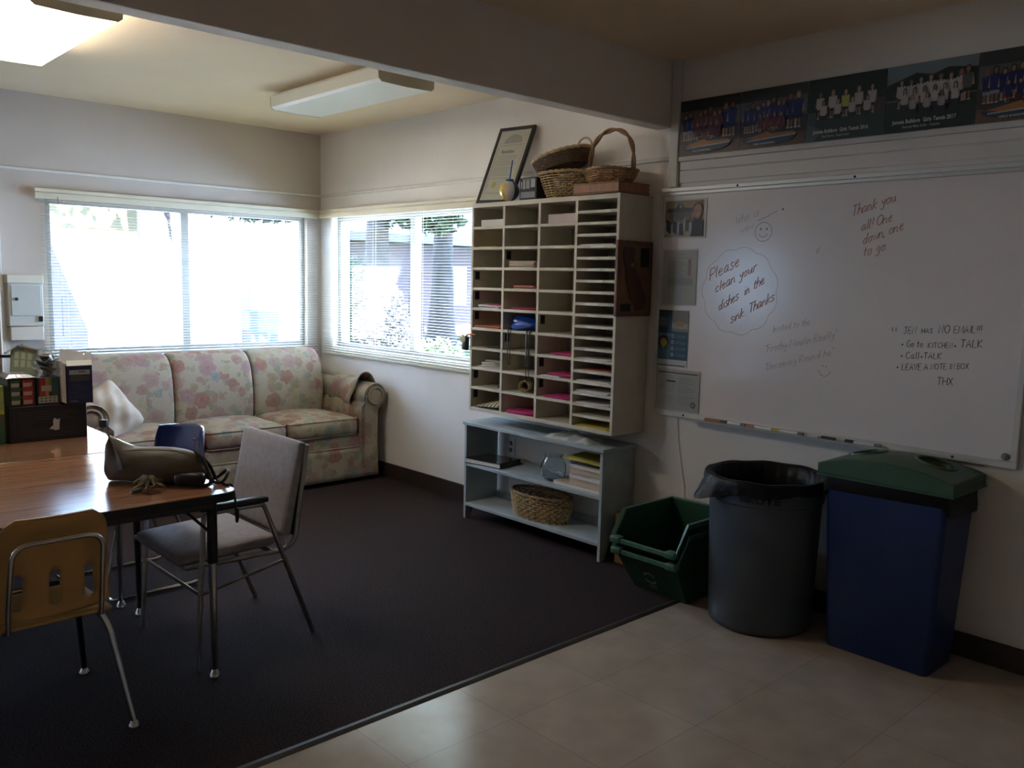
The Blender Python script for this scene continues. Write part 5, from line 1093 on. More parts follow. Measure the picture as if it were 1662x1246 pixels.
# team posters in a row above
def poster(label, y, w, h, z=2.199, x=-0.0185, kind='court', seed=1, lines=None, rot=0.0):
    t = thing('team_poster', label, 'poster', (x, y-w/2, z), 'team posters along the wall')
    b = MB(); b.box(x, x+0.0015, y-w, y, z, z+h); b.build('card', paper_m, t)
    S = Sheet(y, z, x-0.0003, rot); rn = random.Random(seed)
    skin = lambda: rn.choice(((0.36, 0.22, 0.16), (0.42, 0.27, 0.20), (0.22, 0.12, 0.08))); hair = lambda: rn.choice(((0.02, 0.014, 0.01), (0.07, 0.035, 0.018), (0.16, 0.10, 0.05)))
    def person(u, v, hh, shirt, low, legs=True):
        k = hh/1.0
        if legs: S.inks([(low, [(u-0.13*k, v+0.38*k), (u+0.13*k, v+0.38*k), (u+0.11*k, v+0.24*k), (u-0.11*k, v+0.24*k)]), (skin(), rec(u-0.09*k, v+0.03*k, u-0.02*k, v+0.25*k)), (skin(), rec(u+0.02*k, v+0.03*k, u+0.09*k, v+0.25*k)), ((0.55, 0.53, 0.52), rec(u-0.10*k, v, u-0.015*k, v+0.035*k)), ((0.55, 0.53, 0.52), rec(u+0.015*k, v, u+0.10*k, v+0.035*k))])
        else: S.inks([(low, ell(u, v+0.26*k, 0.20*k, 0.13*k))])
        S.inks([(skin(), [(u-0.19*k, v+0.42*k), (u-0.13*k, v+0.40*k), (u-0.08*k, v+0.74*k), (u-0.15*k, v+0.74*k)]), (skin(), [(u+0.13*k, v+0.40*k), (u+0.19*k, v+0.42*k), (u+0.15*k, v+0.74*k), (u+0.08*k, v+0.74*k)])])
        S.ink(shirt, [(u-0.12*k, v+0.34*k), (u+0.12*k, v+0.34*k), (u+0.14*k, v+0.60*k), (u+0.16*k, v+0.74*k), (u+0.05*k, v+0.78*k), (u-0.05*k, v+0.78*k), (u-0.16*k, v+0.74*k), (u-0.14*k, v+0.60*k)])
        hc = hair(); S.inks([(hc, ell(u, v+0.885*k, 0.085*k, 0.11*k, 12)), (hc, rec(u-0.075*k, v+0.72*k, u-0.04*k, v+0.88*k)), (hc, rec(u+0.04*k, v+0.72*k, u+0.075*k, v+0.88*k))]); S.ink(skin(), ell(u, v+0.865*k, 0.058*k, 0.085*k, 12))
    if kind == 'court':
        S.ink((0.030, 0.034, 0.030), rec(0, 0, w, h)); S.ink((0.11, 0.11, 0.095), rec(0, 0.09, w, h*0.80)); S.ink((0.065, 0.04, 0.025), rec(0, 0.05, w, 0.135)); S.ink((0.16, 0.095, 0.055), rec(0, 0, w, 0.055))
        blue, red = (0.012, 0.018, 0.13), (0.13, 0.015, 0.02)
        for u, s, sh in ((0.035, 0.135, blue), (0.065, 0.145, blue), (w-0.085, 0.165, blue), (w-0.045, 0.170, blue)): person(u, 0.075, s, sh, (0.30, 0.30, 0.31) if u < 0.07 and seed % 2 else (0.012, 0.012, 0.03))
        for k in range(6): person(0.098+k*(w-0.215)/5, 0.080+0.004*(k % 2), 0.145-0.01*abs(k-2.5)+rn.uniform(0, .01), blue if seed != 1 else red, blue)
        for k in range(4): person(0.115+k*(w-0.24)/3, 0.066, 0.092, red if seed != 5 else blue, red, k % 2 == 0)
        S.ink((0.045, 0.06, 0.085), ell(w*0.46, 0.040, w*0.40, 0.032, 28)); S.ink((0.42, 0.17, 0.045), [(w*0.10, 0.045), (w*0.45, 0.072), (w*0.50, 0.060), (w*0.82, 0.062), (w*0.90, 0.050), (w*0.78, 0.040), (w*0.30, 0.036)])
        S.ink((0.44, 0.44, 0.44), [(w*0.13, 0.036), (w*0.86, 0.050), (w*0.86, 0.043), (w*0.13, 0.029)]); S.text((0.02, 0.03, 0.10), 'BULLDOGS GIRLS BASKETBALL', w*0.14, 0.0295, 0.0085, 1.35, 0.0, 0.018); S.text((0.5, 0.5, 0.5), 'GIRLS BASKETBALL', w*0.24, 0.013, 0.011, 1.25, 0.0004, 0.015)
    else:
        S.ink((0.018, 0.026, 0.016), rec(0, 0, w, h)); S.ink((0.045, 0.06, 0.045), rec(0, 0, w, 0.11))
        if kind == 'hill':
            S.ink((0.16, 0.21, 0.24), rec(0, h*0.70, w, h)); S.ink((0.014, 0.020, 0.014), [(0, 0.10), (w, 0.10), (w, h*0.82), (w*0.8, h*0.86), (w*0.68, h*0.88), (w*0.52, h*0.80), (w*0.33, h*0.86), (w*0.15, h*0.78), (0, h*0.72)]); S.ink((0.20, 0.20, 0.18), rec(0, 0.130, w, 0.134)); S.ink((0.026, 0.036, 0.024), rec(0, 0, w, 0.13))
        else:
            S.ink((0.07, 0.05, 0.045), rec(w*0.78, 0.10, w, 0.16)); S.ink((0.06, 0.08, 0.07), rec(0, 0, w*0.12, 0.13)); S.ink((0.10, 0.12, 0.12), [(0, 0), (w*0.10, 0), (w*0.22, 0.045), (0, 0.085)])
        wh = (0.44, 0.42, 0.40)
        n = 7 if kind == 'hill' else 5
        for k in range(n): person(w*0.17+k*w*0.66/(n-1), 0.098, 0.125+rn.uniform(-.006, .006), (0.42, 0.46, 0.10) if (kind != 'hill' and k == 2) else wh, (0.02, 0.02, 0.025))
        if kind == 'hill': person(w*0.90, 0.10, 0.14, (0.10, 0.10, 0.09), (0.02, 0.02, 0.02))
        for k in range(n-1): person(w*0.22+k*w*0.56/(n-2), 0.075, 0.105, wh, (0.025, 0.03, 0.04), False)
        if kind == 'hill':
            for k in range(3): person(w*0.32+k*w*0.16, 0.057, 0.095, (0.36, 0.34, 0.33), (0.03, 0.03, 0.035), False)
        S.text((0.62, 0.60, 0.55), lines[0], w*0.10, 0.033, 0.0230, 0.80, 0.0007); S.text((0.45, 0.44, 0.40), lines[1], w*0.22, 0.013, 0.0155, 0.80, 0.0003)
    S.b.build('printed_picture', print_m, t, smooth=False, calc=False)
poster('girls team poster with maroon and blue uniforms, first in the row beside the beam', -3.647, 0.360, 0.277, kind='court', seed=1)
poster('girls team poster in blue uniforms with orange arrow logo, second in the row', -4.009, 0.353, 0.277, kind='court', seed=2, x=-0.0190)
poster('tennis team poster captioned 2016, with one coach in a yellow shirt', -4.364, 0.366, 0.277, kind='trees', seed=3, lines=('Jemeta Bulldogs  Girls Tennis 2016', 'Paul Norris - Head Coach'))
poster('tennis team poster captioned 2017, dark hills behind the players', -4.732, 0.366, 0.277, kind='hill', seed=4, lines=('Jemeta Bulldogs  Girls Tennis 2017', 'Paul and Mike Smith - Coaches'))
poster('blue uniformed team poster at the right edge of the poster row', -5.100, 0.37, 0.277, kind='court', seed=5)

# sheets on the whiteboard
def sheet_thing(name, label, cat, y, z, w, h, rot=0.0, x=-0.0150, base=(0.60, 0.58, 0.55)):
    t = thing(name, label, cat, (x, y-w/2, z)); S = Sheet(y, z, x-0.0004, rot)
    b = MB(); P = [(0, 0), (w, 0), (w, h), (0, h)]; lo = [S.F(u, v) for u, v in P]; A = [b.bm.verts.new(p) for p in lo]; B = [b.bm.verts.new((p[0]+0.0016, p[1], p[2])) for p in lo]
    b.bm.faces.new(A); b.bm.faces.new(list(reversed(B)))
    for k in range(4): b.bm.faces.new((A[k], A[(k+1) % 4], B[(k+1) % 4], B[k]))
    b.build('paper', paper_m, t, smooth=False); S.k = 2
    if base: S.ink(base, rec(0, 0, w, h))
    return t, S
t, S = sheet_thing('photograph', 'colour photo of a group and a smiling man, top left of the whiteboard', 'photo', -3.556, 1.775, 0.277, 0.203)
S.ink((0.28, 0.20, 0.11), rec(0.016, 0.008, 0.262, 0.195)); S.ink((0.40, 0.33, 0.22), rec(0.03, 0.008, 0.20, 0.06)); S.ink((0.07, 0.05, 0.04), [(0.03, 0.135), (0.20, 0.135), (0.205, 0.155), (0.14, 0.158), (0.125, 0.178), (0.10, 0.178), (0.085, 0.158), (0.028, 0.155)]); S.ink((0.13, 0.12, 0.12), rec(0.045, 0.05, 0.185, 0.135)); S.ink((0.30, 0.30, 0.30), ell(0.115, 0.165, 0.008, 0.009))
rn = random.Random(9)
for k in range(14):
    u = 0.024+k*0.0135+rn.uniform(-.003, .003); v = 0.012+rn.uniform(0, .03); S.inks([((0.03, 0.03, 0.035) if k % 3 else (0.4, 0.4, 0.42), [(u-0.009, v), (u+0.009, v), (u+0.010, v+0.06), (u-0.010, v+0.06)])]); S.ink((0.28, 0.18, 0.13), ell(u, v+0.068, 0.006, 0.009, 8))
S.ink((0.012, 0.012, 0.014), [(0.185, 0.008), (0.262, 0.008), (0.262, 0.085), (0.245, 0.10), (0.215, 0.10), (0.195, 0.075)]); S.ink((0.12, 0.05, 0.025), ell(0.226, 0.150, 0.030, 0.036)); S.ink((0.40, 0.22, 0.15), ell(0.226, 0.135, 0.026, 0.038)); S.ink((0.45, 0.36, 0.33), ell(0.228, 0.118, 0.010, 0.004)); S.inks([((0.05, 0.03, 0.02), ell(0.217, 0.142, 0.003, 0.002)), ((0.05, 0.03, 0.02), ell(0.236, 0.142, 0.003, 0.002))])
S.b.build('printed_picture', print_m, t, smooth=False, calc=False)
t, S = sheet_thing('notice', 'printed letter sheet in a clear plastic sleeve under the photo on the whiteboard', 'notice', -3.573, 1.428, 0.215, 0.283)
S.ink((0.35, 0.33, 0.32), rec(0.08, 0.262, 0.14, 0.265)); S.ink((0.42, 0.40, 0.39), rec(0.03, 0.242, 0.195, 0.245)); S.ink((0.46, 0.44, 0.43), rec(0.03, 0.10, 0.195, 0.14))
for k in range(9): S.ink((0.47, 0.45, 0.44), rec(0.032, 0.145+k*0.010, 0.150-(k % 3)*0.02, 0.149+k*0.010))
S.ink((0.50, 0.30, 0.32), rec(0.160, 0.15, 0.180, 0.235)); S.ink((0.25, 0.24, 0.24), rec(0.03, 0.088, 0.045, 0.091)); S.b.build('printed_text', print_m, t, smooth=False, calc=False)
b = MB(); b.quad((-0.0185, -3.566, 1.418), (-0.0185, -3.800, 1.422), (-0.0185, -3.797, 1.720), (-0.0185, -3.568, 1.716)); b.build('plastic_sleeve', plastic_film_m, t, smooth=False)
t, S = sheet_thing('flyer', 'blue printed flyer with white circles on the left of the whiteboard', 'flyer', -3.546, 1.092, 0.206, 0.303)
S.ink((0.035, 0.085, 0.135), rec(0, 0.038, 0.206, 0.303)); S.ink((0.015, 0.045, 0.085), rec(0, 0.18, 0.098, 0.303)); S.ink((0.24, 0.22, 0.19), rec(0.10, 0.19, 0.206, 0.303)); S.ink((0.42, 0.38, 0.33), rec(0.10, 0.205, 0.206, 0.235)); S.ink((0.45, 0.24, 0.10), rec(0.125, 0.22, 0.175, 0.245)); S.ink((0.10, 0.19, 0.24), rec(0, 0.165, 0.098, 0.18)); S.ink((0.05, 0.13, 0.19), rec(0, 0.038, 0.098, 0.165))
S.ink((0.02, 0.025, 0.03), ell(0.05, 0.135, 0.036, 0.034)); S.ink((0.45, 0.29, 0.05), ell(0.05, 0.128, 0.024, 0.024)); S.ink((0.50, 0.34, 0.08), [(0.035, 0.135), (0.065, 0.135), (0.05, 0.09)])
for k in range(4): S.ink((0.50, 0.54, 0.56), ell(0.110, 0.165-k*0.033, 0.009, 0.011)); S.ink((0.05, 0.11, 0.16), ell(0.110, 0.165-k*0.033, 0.0045, 0.0055)); S.inks([((0.14, 0.24, 0.30), rec(0.125, 0.158-k*0.033+d, 0.195, 0.161-k*0.033+d)) for d in (0, 0.008)])
for k in range(5): S.ink((0.30, 0.32, 0.30), rec(0.02, 0.22+k*0.010, 0.075, 0.223+k*0.010))
for k in range(5): S.ink((0.14, 0.22, 0.27), rec(0.008, 0.05+k*0.009, 0.09, 0.053+k*0.009))
S.ink((0.03, 0.03, 0.03), rec(0.004, 0.005, 0.198, 0.010)); S.b.build('printed_picture', print_m, t, smooth=False, calc=False)
t, S = sheet_thing('notice', 'landscape form sheet with a round seal at the bottom left of the whiteboard', 'notice', -3.556, 0.862, 0.283, 0.212)
S.ink((0.05, 0.04, 0.04), rec(0.015, 0.196, 0.27, 0.201)); S.ink((0.05, 0.04, 0.04), rec(0.07, 0.148, 0.13, 0.156)); S.ink((0.08, 0.07, 0.07), rec(0.03, 0.122, 0.045, 0.128))
rn = random.Random(12)
for k in range(15):
    if k in (5,): continue
    v = 0.030+k*0.0105; S.inks([((0.40, 0.38, 0.37), rec(0.02+rn.uniform(0, .05), v, 0.13+rn.uniform(-.03, 0), v+0.003)), ((0.40, 0.38, 0.37), rec(0.15, v, 0.265-rn.uniform(0, .06), v+0.003))])
S.ink((0.16, 0.15, 0.15), ell(0.248, 0.036, 0.017, 0.017, 20)); S.ink((0.40, 0.38, 0.36), ell(0.248, 0.036, 0.010, 0.010, 14)); S.b.build('printed_text', print_m, t, smooth=False, calc=False)
b = MB(); b.quad((-0.0185, -3.550, 0.852), (-0.0185, -3.848, 0.852), (-0.0185, -3.846, 1.082), (-0.0185, -3.548, 1.084)); b.build('plastic_sleeve', plastic_film_m, t, smooth=False)

# markers on the tray, one thing each
def marker(label, segs, z=0.8405, r=0.0085, x=-0.046):
    y = segs[0][0]; t = thing('marker', label, 'marker', (x, (segs[0][0]+segs[-1][1])/2, z-r), 'markers on the whiteboard tray')
    for (y0, y1, m, nm, rr) in segs:
        b = MB(); k = r*rr; b.tube([(x, y0, z), (x, y1, z)], k, 12); b.build(nm, m, t)
mk_w = mat('marker_white', (0.72, 0.71, 0.69), 0.35); mk_k = mat('marker_black', (0.015, 0.015, 0.016), 0.4); mk_r = mat('marker_red', (0.34, 0.07, 0.035), 0.4); mk_o = mat('marker_orange', (0.55, 0.19, 0.08), 0.4); mk_y = mat('marker_yellow', (0.50, 0.40, 0.06), 0.4); mk_g = mat('marker_grey', (0.17, 0.165, 0.165), 0.45)
marker('red-bodied marker at the left end of the whiteboard tray', [(-3.905, -4.000, mk_r, 'barrel', 1), (-4.000, -4.035, mk_k, 'cap', 1.1)])
marker('white marker with a grey end, between the red and the orange markers', [(-4.042, -4.118, mk_w, 'barrel', 1), (-4.118, -4.145, mk_g, 'cap', 1.1)])
marker('white marker with an orange cap on the whiteboard tray', [(-4.152, -4.198, mk_o, 'cap', 1.1), (-4.198, -4.292, mk_w, 'barrel', 1)])
marker('white marker with a yellow cap on the whiteboard tray', [(-4.296, -4.336, mk_y, 'cap', 1.1), (-4.336, -4.430, mk_w, 'barrel', 1), (-4.430, -4.456, mk_g, 'end_plug', 1.05)])
marker('thin pale pen between the yellow-capped and the black markers', [(-4.478, -4.530, mk_w, 'barrel', 0.6), (-4.530, -4.542, mk_r, 'tip', 0.5)], z=0.8375)
marker('all black marker on the whiteboard tray', [(-4.550, -4.615, mk_k, 'barrel', 1)])
marker('white marker with a black cap at the right end of the tray', [(-4.664, -4.705, mk_k, 'cap', 1.1), (-4.705, -4.800, mk_w, 'barrel', 1), (-4.800, -4.826, mk_g, 'end_plug', 1.05)])
mg = MB(); mg.lathe([(0.014, 0), (0.015, 0.003), (0.014, 0.008), (0.010, 0.010)], 20)
for v in mg.bm.verts: v.co = Vector((-0.0128-v.co.z, -5.318+v.co.x, 0.872+v.co.y))
tag(mg.build('magnet', mat('grey_magnet', (0.25, 0.24, 0.23), 0.5, var=0.1)), 'round grey magnet in the lower right corner of the whiteboard', 'magnet')
b = MB(); b.tube([(-0.006, -3.70, 0.823), (-0.005, -3.712, 0.70), (-0.005, -3.735, 0.58), (-0.006, -3.765, 0.45), (-0.005, -3.77, 0.30), (-0.006, -3.77, 0.10)], 0.0024, 6)
tag(b.build('telephone_cable', mat('painted_cord', (0.70, 0.66, 0.60), 0.6)), 'thin painted cable running down the wall under the whiteboard', 'cable')

# ------------------------------------------------------------------ bins
FZ = -0.008
crate_m = mat('dark_green_plastic', (0.022, 0.075, 0.045), 0.35, var=0.08); crate_rim = mat('scuffed_green_plastic', (0.07, 0.17, 0.12), 0.4, var=0.2, vscale=25)
def crate(label, xo, yo, zo, logo):
    t = thing('recycling_crate', label, 'crate', (-0.28+xo, -3.94+yo, zo), 'stacking recycling crates')
    Y0, Y1, XF, XB = -3.758+yo, -4.128+yo, -0.555+xo, -0.085+xo      # rim; base is drawn in
    bY0, bY1, bXF, bXB = Y0-0.03, Y1+0.03, -0.42+xo, -0.11+xo; zb = zo+0.0005
    zf, zt = zo+0.215, zo+0.345; xs = XF+0.085
    rim = [(XF, Y0, zf), (xs, Y0, zt), (XB, Y0, zt), (XB, Y1, zt), (xs, Y1, zt), (XF, Y1, zf)]
    bas = [(bXF, bY0, zb), (bXF+0.10, bY0, zb), (bXB, bY0, zb), (bXB, bY1, zb), (bXF+0.10, bY1, zb), (bXF, bY1, zb)]
    b = MB(); b.loft([[Vector(p)*(1-f)+Vector(q)*f for p, q in zip(bas, rim)] for f in (0, 0.35, 0.75, 1)], True, False); b.bm.faces.new([v for v in b.bm.verts if abs(v.co.z-zb) < 1e-4])
    b.build('shell', crate_m, t, smooth=False, solid=0.005)
    c = MB(); R = [Vector(p) for p in rim]; ctr = sum(R, Vector())/6; out = []
    for p in R: d = Vector((p.x-ctr.x, p.y-ctr.y, 0)); d.normalize(); out.append(p+d*0.022)
    c.loft([[p+Vector((0, 0, 0.006)) for p in R], [p+Vector((0, 0, 0.006)) for p in out], [p-Vector((0, 0, 0.016)) for p in out], [p-Vector((0, 0, 0.010)) for p in R]], True, False, True); c.build('rim', crate_rim, t, 0.002, smooth=False)
    for (p, q) in ((Y0-0.0, -1), (Y1, 1)):
        c = MB(); c.rbox(XF-0.002, p+q*0.018, zf-0.002, 0.05, 0.06, 0.034, 0.008, 4); c.build('corner_lug', crate_rim, t)
    if logo:
        n = Vector((-(zf-zb), 0, -(bXF-XF))).normalized(); mid = Vector((XF*0.42+bXF*0.58, (Y0+Y1)/2+0.02, zf*0.42+zb*0.58)); up_ = Vector((XF-bXF, 0, zf-zb)).normalized()
        c = MB(); Fq = lambda u, v, k: mid+Vector((0, -u, 0))+up_*v+n*(0.004+0.0003*k)
        for a0 in (20, 200):
            A = [math.radians(a0+x) for x in range(0, 141, 14)]; c.ink((0.34, 0.36, 0.34), [Fq(0.040*math.cos(a), 0.040*math.sin(a), 0) for a in A]+[Fq(0.027*math.cos(a), 0.027*math.sin(a), 0) for a in reversed(A)])
        for k in range(3): c.ink((0.30, 0.32, 0.30), [Fq(u, v, 1) for u, v in rec(-0.022, -0.052-k*0.008, 0.024, -0.048-k*0.008)])
        c.build('recycling_emblem', print_m, t, smooth=False)
crate('lower dark green recycling crate with a pale round emblem, beside the grey barrel', 0.0, 0.0, 0.0, True)
crate('upper dark green recycling crate, open and empty, stacked in the lower one', -0.004, 0.004, 0.056, False)
ct = thing('cardboard_box', 'brown cardboard box on the floor between the blue-grey shelf and green crates', 'box', (-0.11, -3.6, 0))
bx('carton', card_m, ct, -0.215, -0.02, -3.730, -3.470, 0.0005, 0.275, 0.002); bx('tape', mat('parcel_tape', (0.36, 0.22, 0.12), 0.3), ct, -0.2153, -0.0198, -3.615, -3.585, 0.2751, 0.2756)

bt = thing('trash_barrel', 'round grey plastic trash barrel with a black liner', 'trash can', (-0.31, -4.43, FZ))
brute_m = mat('grey_barrel_plastic', (0.055, 0.066, 0.082), 0.4, var=0.06, vscale=4, bump=0.04, bscale=40)
bc_ = (-0.31, -4.43, FZ)
b = MB(); b.lathe([(0.0, 0.001), (0.215, 0.001), (0.226, 0.010), (0.230, 0.03), (0.238, 0.25), (0.246, 0.50), (0.250, 0.585), (0.257, 0.590), (0.258, 0.66), (0.268, 0.664), (0.270, 0.682), (0.264, 0.690), (0.252, 0.686), (0.247, 0.60), (0.232, 0.25), (0.22, 0.02), (0.0, 0.015)], 72, bc_, cap=False); bmesh.ops.remove_doubles(b.bm, verts=b.bm.verts[:], dist=0.0004); b.build('barrel', brute_m, bt, angle=50)
t0 = math.atan2(-0.496, -0.868)
liner_m = mat('black_bin_liner', (0.009, 0.009, 0.010), 0.42, spec=0.22, var=0.2, bump=0.5, bscale=22)
rl = random.Random(6); ph = [rl.uniform(0, 6) for _ in range(6)]
def lin_fn(p, a, r, z):
    w = 0.5+0.5*math.sin(9*a+ph[0])*math.sin(4*a+ph[1])
    c = Vector((bc_[0], bc_[1], 0)); d = Vector((p.x-c.x, p.y-c.y, 0)); l = d.length or 1; d /= l; out = 0; dz = 0
    da = (a-math.radians(150)+PI) % (2*PI)-PI
    if z < 0.68 and r > 0.262:
        f = (0.69-z)/0.056; out = 0.005*f*math.sin(17*a+ph[2]+z*40)+0.004*math.sin(31*a+ph[3]); out += 0.075*f*math.exp(-(da/0.22)**2)
        dz = 0.016*f*math.sin(a-t0+0.2)+0.005*f*math.sin(7*a+ph[5])-0.03*f*math.exp(-(da/0.22)**2)
    elif r < 0.25: out = -0.012*abs(math.sin(13*a+z*9+ph[1]))*(1 if r > 0.1 else 0)
    else: dz = 0.002*math.sin(9*a+ph[2])
    return Vector((p.x+d.x*out, p.y+d.y*out, p.z+dz))
b = MB(); b.lathe([(0.276, 0.634), (0.276, 0.650), (0.276, 0.670), (0.276, 0.690), (0.270, 0.698), (0.258, 0.699), (0.246, 0.690), (0.242, 0.60), (0.232, 0.40), (0.215, 0.18), (0.12, 0.10), (0.001, 0.09)], 96, bc_, cap=False, fn=lin_fn); b.build('bin_liner', liner_m, bt, angle=70)
t0 = math.atan2(-0.496, -0.868)
def on_can(u, v, r=0.2595): a = t0+0.06+u/r; return (bc_[0]+r*math.cos(a), bc_[1]+r*math.sin(a), FZ+v)
b = text_mesh('BRUTE', 0.046, lambda u, v: on_can(u*1.3-0.125, 0.608+v), 0, 0.0022); b.build('lettering', black_m, bt, smooth=False)
b = MB()
for k in range(4): b.quad(on_can(-0.02, 0.575-k*0.008, 0.2515), on_can(0.06, 0.575-k*0.008, 0.2515), on_can(0.06, 0.578-k*0.008, 0.2518), on_can(-0.02, 0.578-k*0.008, 0.2518))
b.build('moulded_lines', mat('barrel_line_grey', (0.06, 0.065, 0.075), 0.4), bt, smooth=False)

sj = thing('recycling_bin', 'slim blue recycling bin with a green lid and a black liner', 'recycling bin', (-0.21, -4.99, FZ))
SY, SX = -4.987, -0.2085
def ring(hx, hy, z, r=0.025, n=5):
    P = []
    for (sx, sy, a0) in ((1, 1, 0), (-1, 1, 90), (-1, -1, 180), (1, -1, 270)):
        for k in range(n+1): a = math.radians(a0+90*k/n); P.append((SX+sx*(hx-r)+r*math.cos(a), SY+sy*(hy-r)+r*math.sin(a), z))
    return P
b = MB(); b.loft([ring(0.128, 0.215, FZ+0.001), ring(0.130, 0.217, FZ+0.012), ring(0.152, 0.252, 0.735), ring(0.157, 0.257, 0.737), ring(0.157, 0.257, 0.755), ring(0.150, 0.250, 0.755), ring(0.126, 0.212, 0.03)]); b.build('body', mat('blue_bin_plastic', (0.006, 0.023, 0.105), 0.4, var=0.06, vscale=4), sj, angle=50)
b = MB(); rings = []; N = len(ring(1, 1, 0))
for z, e in ((0.668, 0.010), (0.69, 0.012), (0.72, 0.010), (0.750, 0.009), (0.760, 0.006)):
    R = ring(0.1515+e*0.6, 0.252+e*0.6, z); f = (0.76-z)/0.09
    rings.append([(x+0.005*f*math.sin(k*2.7+z*50), y+0.006*f*math.sin(k*1.9+2), zz+0.020*f*math.sin(k*0.55+1)+0.005*math.sin(k*1.7)) for k, (x, y, zz) in enumerate(R)])
b.loft(rings, True, False); b.build('bin_liner', liner_m, sj, angle=70)
lid_m = mat('green_bin_lid', (0.030, 0.085, 0.040), 0.42, var=0.08)
def lidp(u, v):
    a, c = 2*u-1, 2*v-1
    return (SX+0.172*a, SY+0.275*c, 0.760+0.030+0.060*(1-abs(c)**2.2)*(1-0.35*a*a))
holes = [(-0.5, 0.05), (0.52, 0.05)]
b = MB(); nu, nv = 28, 48; V = [[b.bm.verts.new(lidp(i/nu, j/nv)) for j in range(nv+1)] for i in range(nu+1)]
inh = lambda i, j: any(((((2*(j+0.5)/nv-1)-h[0])*0.275)/0.070)**2+((((2*(i+0.5)/nu-1)-h[1])*0.172)/0.070)**2 < 1 for h in holes)
for i in range(nu):
    for j in range(nv):
        if not inh(i, j): b.bm.faces.new((V[i][j], V[i+1][j], V[i+1][j+1], V[i][j+1]))
b.bm.verts.ensure_lookup_table()
for v in [v for v in b.bm.verts if not v.link_faces]: b.bm.verts.remove(v)
o = b.build('lid', lid_m, sj, solid=0.006, angle=60)
b = MB(); top = [lidp(1, 1), lidp(0, 1), lidp(0, 0), lidp(1, 0)]
def edge_pts(z):
    P = []
    for k in range(24): P.append(lidp(0, k/24))
    for k in range(8): P.append(lidp(k/8, 1))
    for k in range(24): P.append(lidp(1, 1-k/24))
    for k in range(8): P.append(lidp(1-k/8, 0))
    return P
E_ = edge_pts(0); b.loft([E_, [(x*1.0, y, min(z-0.012, 0.800)) for x, y, z in E_], [(x, y, 0.752) for x, y, z in E_], [(SX+(x-SX)*1.02, SY+(y-SY)*1.015, 0.750) for x, y, z in E_], [(SX+(x-SX)*1.02, SY+(y-SY)*1.015, 0.742) for x, y, z in E_]], True, False); b.build('lid_skirt', lid_m, o, smooth=True, angle=50)
for h in holes:
    b = MB(); cx, cy = SX+0.172*h[1], SY+0.275*h[0]; P = []
    for k in range(28):
        a = 2*PI*k/28; x, y = cx+0.074*math.cos(a), cy+0.074*math.sin(a); P.append(Vector(lidp(((x-SX)/0.172+1)/2, ((y-SY)/0.275+1)/2)))
    b.tube([p+Vector((0, 0, 0.002)) for p in P], 0.007, 6, True); b.loft([P, [Vector((cx+(p.x-cx)*0.82, cy+(p.y-cy)*0.82, p.z-0.045)) for p in P]], True, False); b.build('hole_collar', lid_m, o)

# ------------------------------------------------------------------ things on the tables
TT = 0.741
bb = thing('black_carton', 'wide black cardboard box with fine print and a torn white sticker on the table', 'box', (-2.66, -1.95, TT))
bx('carton', mat('black_printed_card', (0.014, 0.014, 0.018), 0.4, var=0.1), bb, -2.828, -2.496, -2.050, -1.84, TT, 0.906, 0.002)
b = MB(); PF = lambda u, v, k=0: (-2.828+u, -2.0503-0.0003*k, TT+v)
for k in range(11):
    if 4 <= k <= 6: x1 = 0.12
    else: x1 = 0.29
    b.ink((0.055, 0.055, 0.058), [PF(u, v) for u, v in rec(0.035, 0.020+k*0.0115, x1-0.02*(k % 3), 0.0225+k*0.0115)])
b.ink((0.045, 0.045, 0.05), [PF(u, v) for u, v in rec(0.02, 0.012, 0.022, 0.15)])
b.build('fine_print', print_m, bb, smooth=False)
b = MB(); b.ink((0.62, 0.61, 0.58), [PF(u, v, 2) for u, v in ((0.165, 0.052), (0.180, 0.050), (0.190, 0.044), (0.208, 0.046), (0.210, 0.080), (0.213, 0.098), (0.200, 0.094), (0.192, 0.103), (0.183, 0.096), (0.182, 0.068), (0.174, 0.062))]); b.build('torn_sticker', print_m, bb, smooth=False)
Z2 = 0.907
def tea(name, label, x0, x1, y0, y1, h, m, z=Z2):
    t = thing(name, label, 'box', ((x0+x1)/2, (y0+y1)/2, z)); bx('carton', m, t, x0, x1, y0, y1, z, z+h, 0.0015); return t, (lambda u, v, k=0: (x0+u, y0-0.0003-0.0002*k, z+v))
dk = mat('dark_tea_card', (0.020, 0.020, 0.026), 0.4, var=0.1)
t, PF = tea('tea_box', 'dark tea variety box with six pale labels, left on the black carton', -2.828, -2.716, -2.046, -1.90, 0.132, dk)
b = MB()
for c, colr in ((0, (0.045, 0.11, 0.05)), (1, (0.30, 0.035, 0.04))): b.ink(colr, [PF(u, v) for u, v in rec(0.012+c*0.048, 0.008, 0.056+c*0.048, 0.124)])
for c in range(2):
    for k in range(3):
        b.ink((0.42, 0.40, 0.33) if c == 0 else (0.45, 0.33, 0.30), [PF(u, v, 1) for u, v in ((0.014+c*0.050, 0.012+k*0.040), (0.046+c*0.050, 0.012+k*0.040), (0.050+c*0.050, 0.024+k*0.040), (0.050+c*0.050, 0.030+k*0.040), (0.014+c*0.050, 0.030+k*0.040))]); b.ink((0.36, 0.18, 0.06), [PF(u, v, 1) for u, v in rec(0.050, 0.010+k*0.040, 0.058, 0.034+k*0.040)])
b.build('printed_labels', print_m, t, smooth=False)
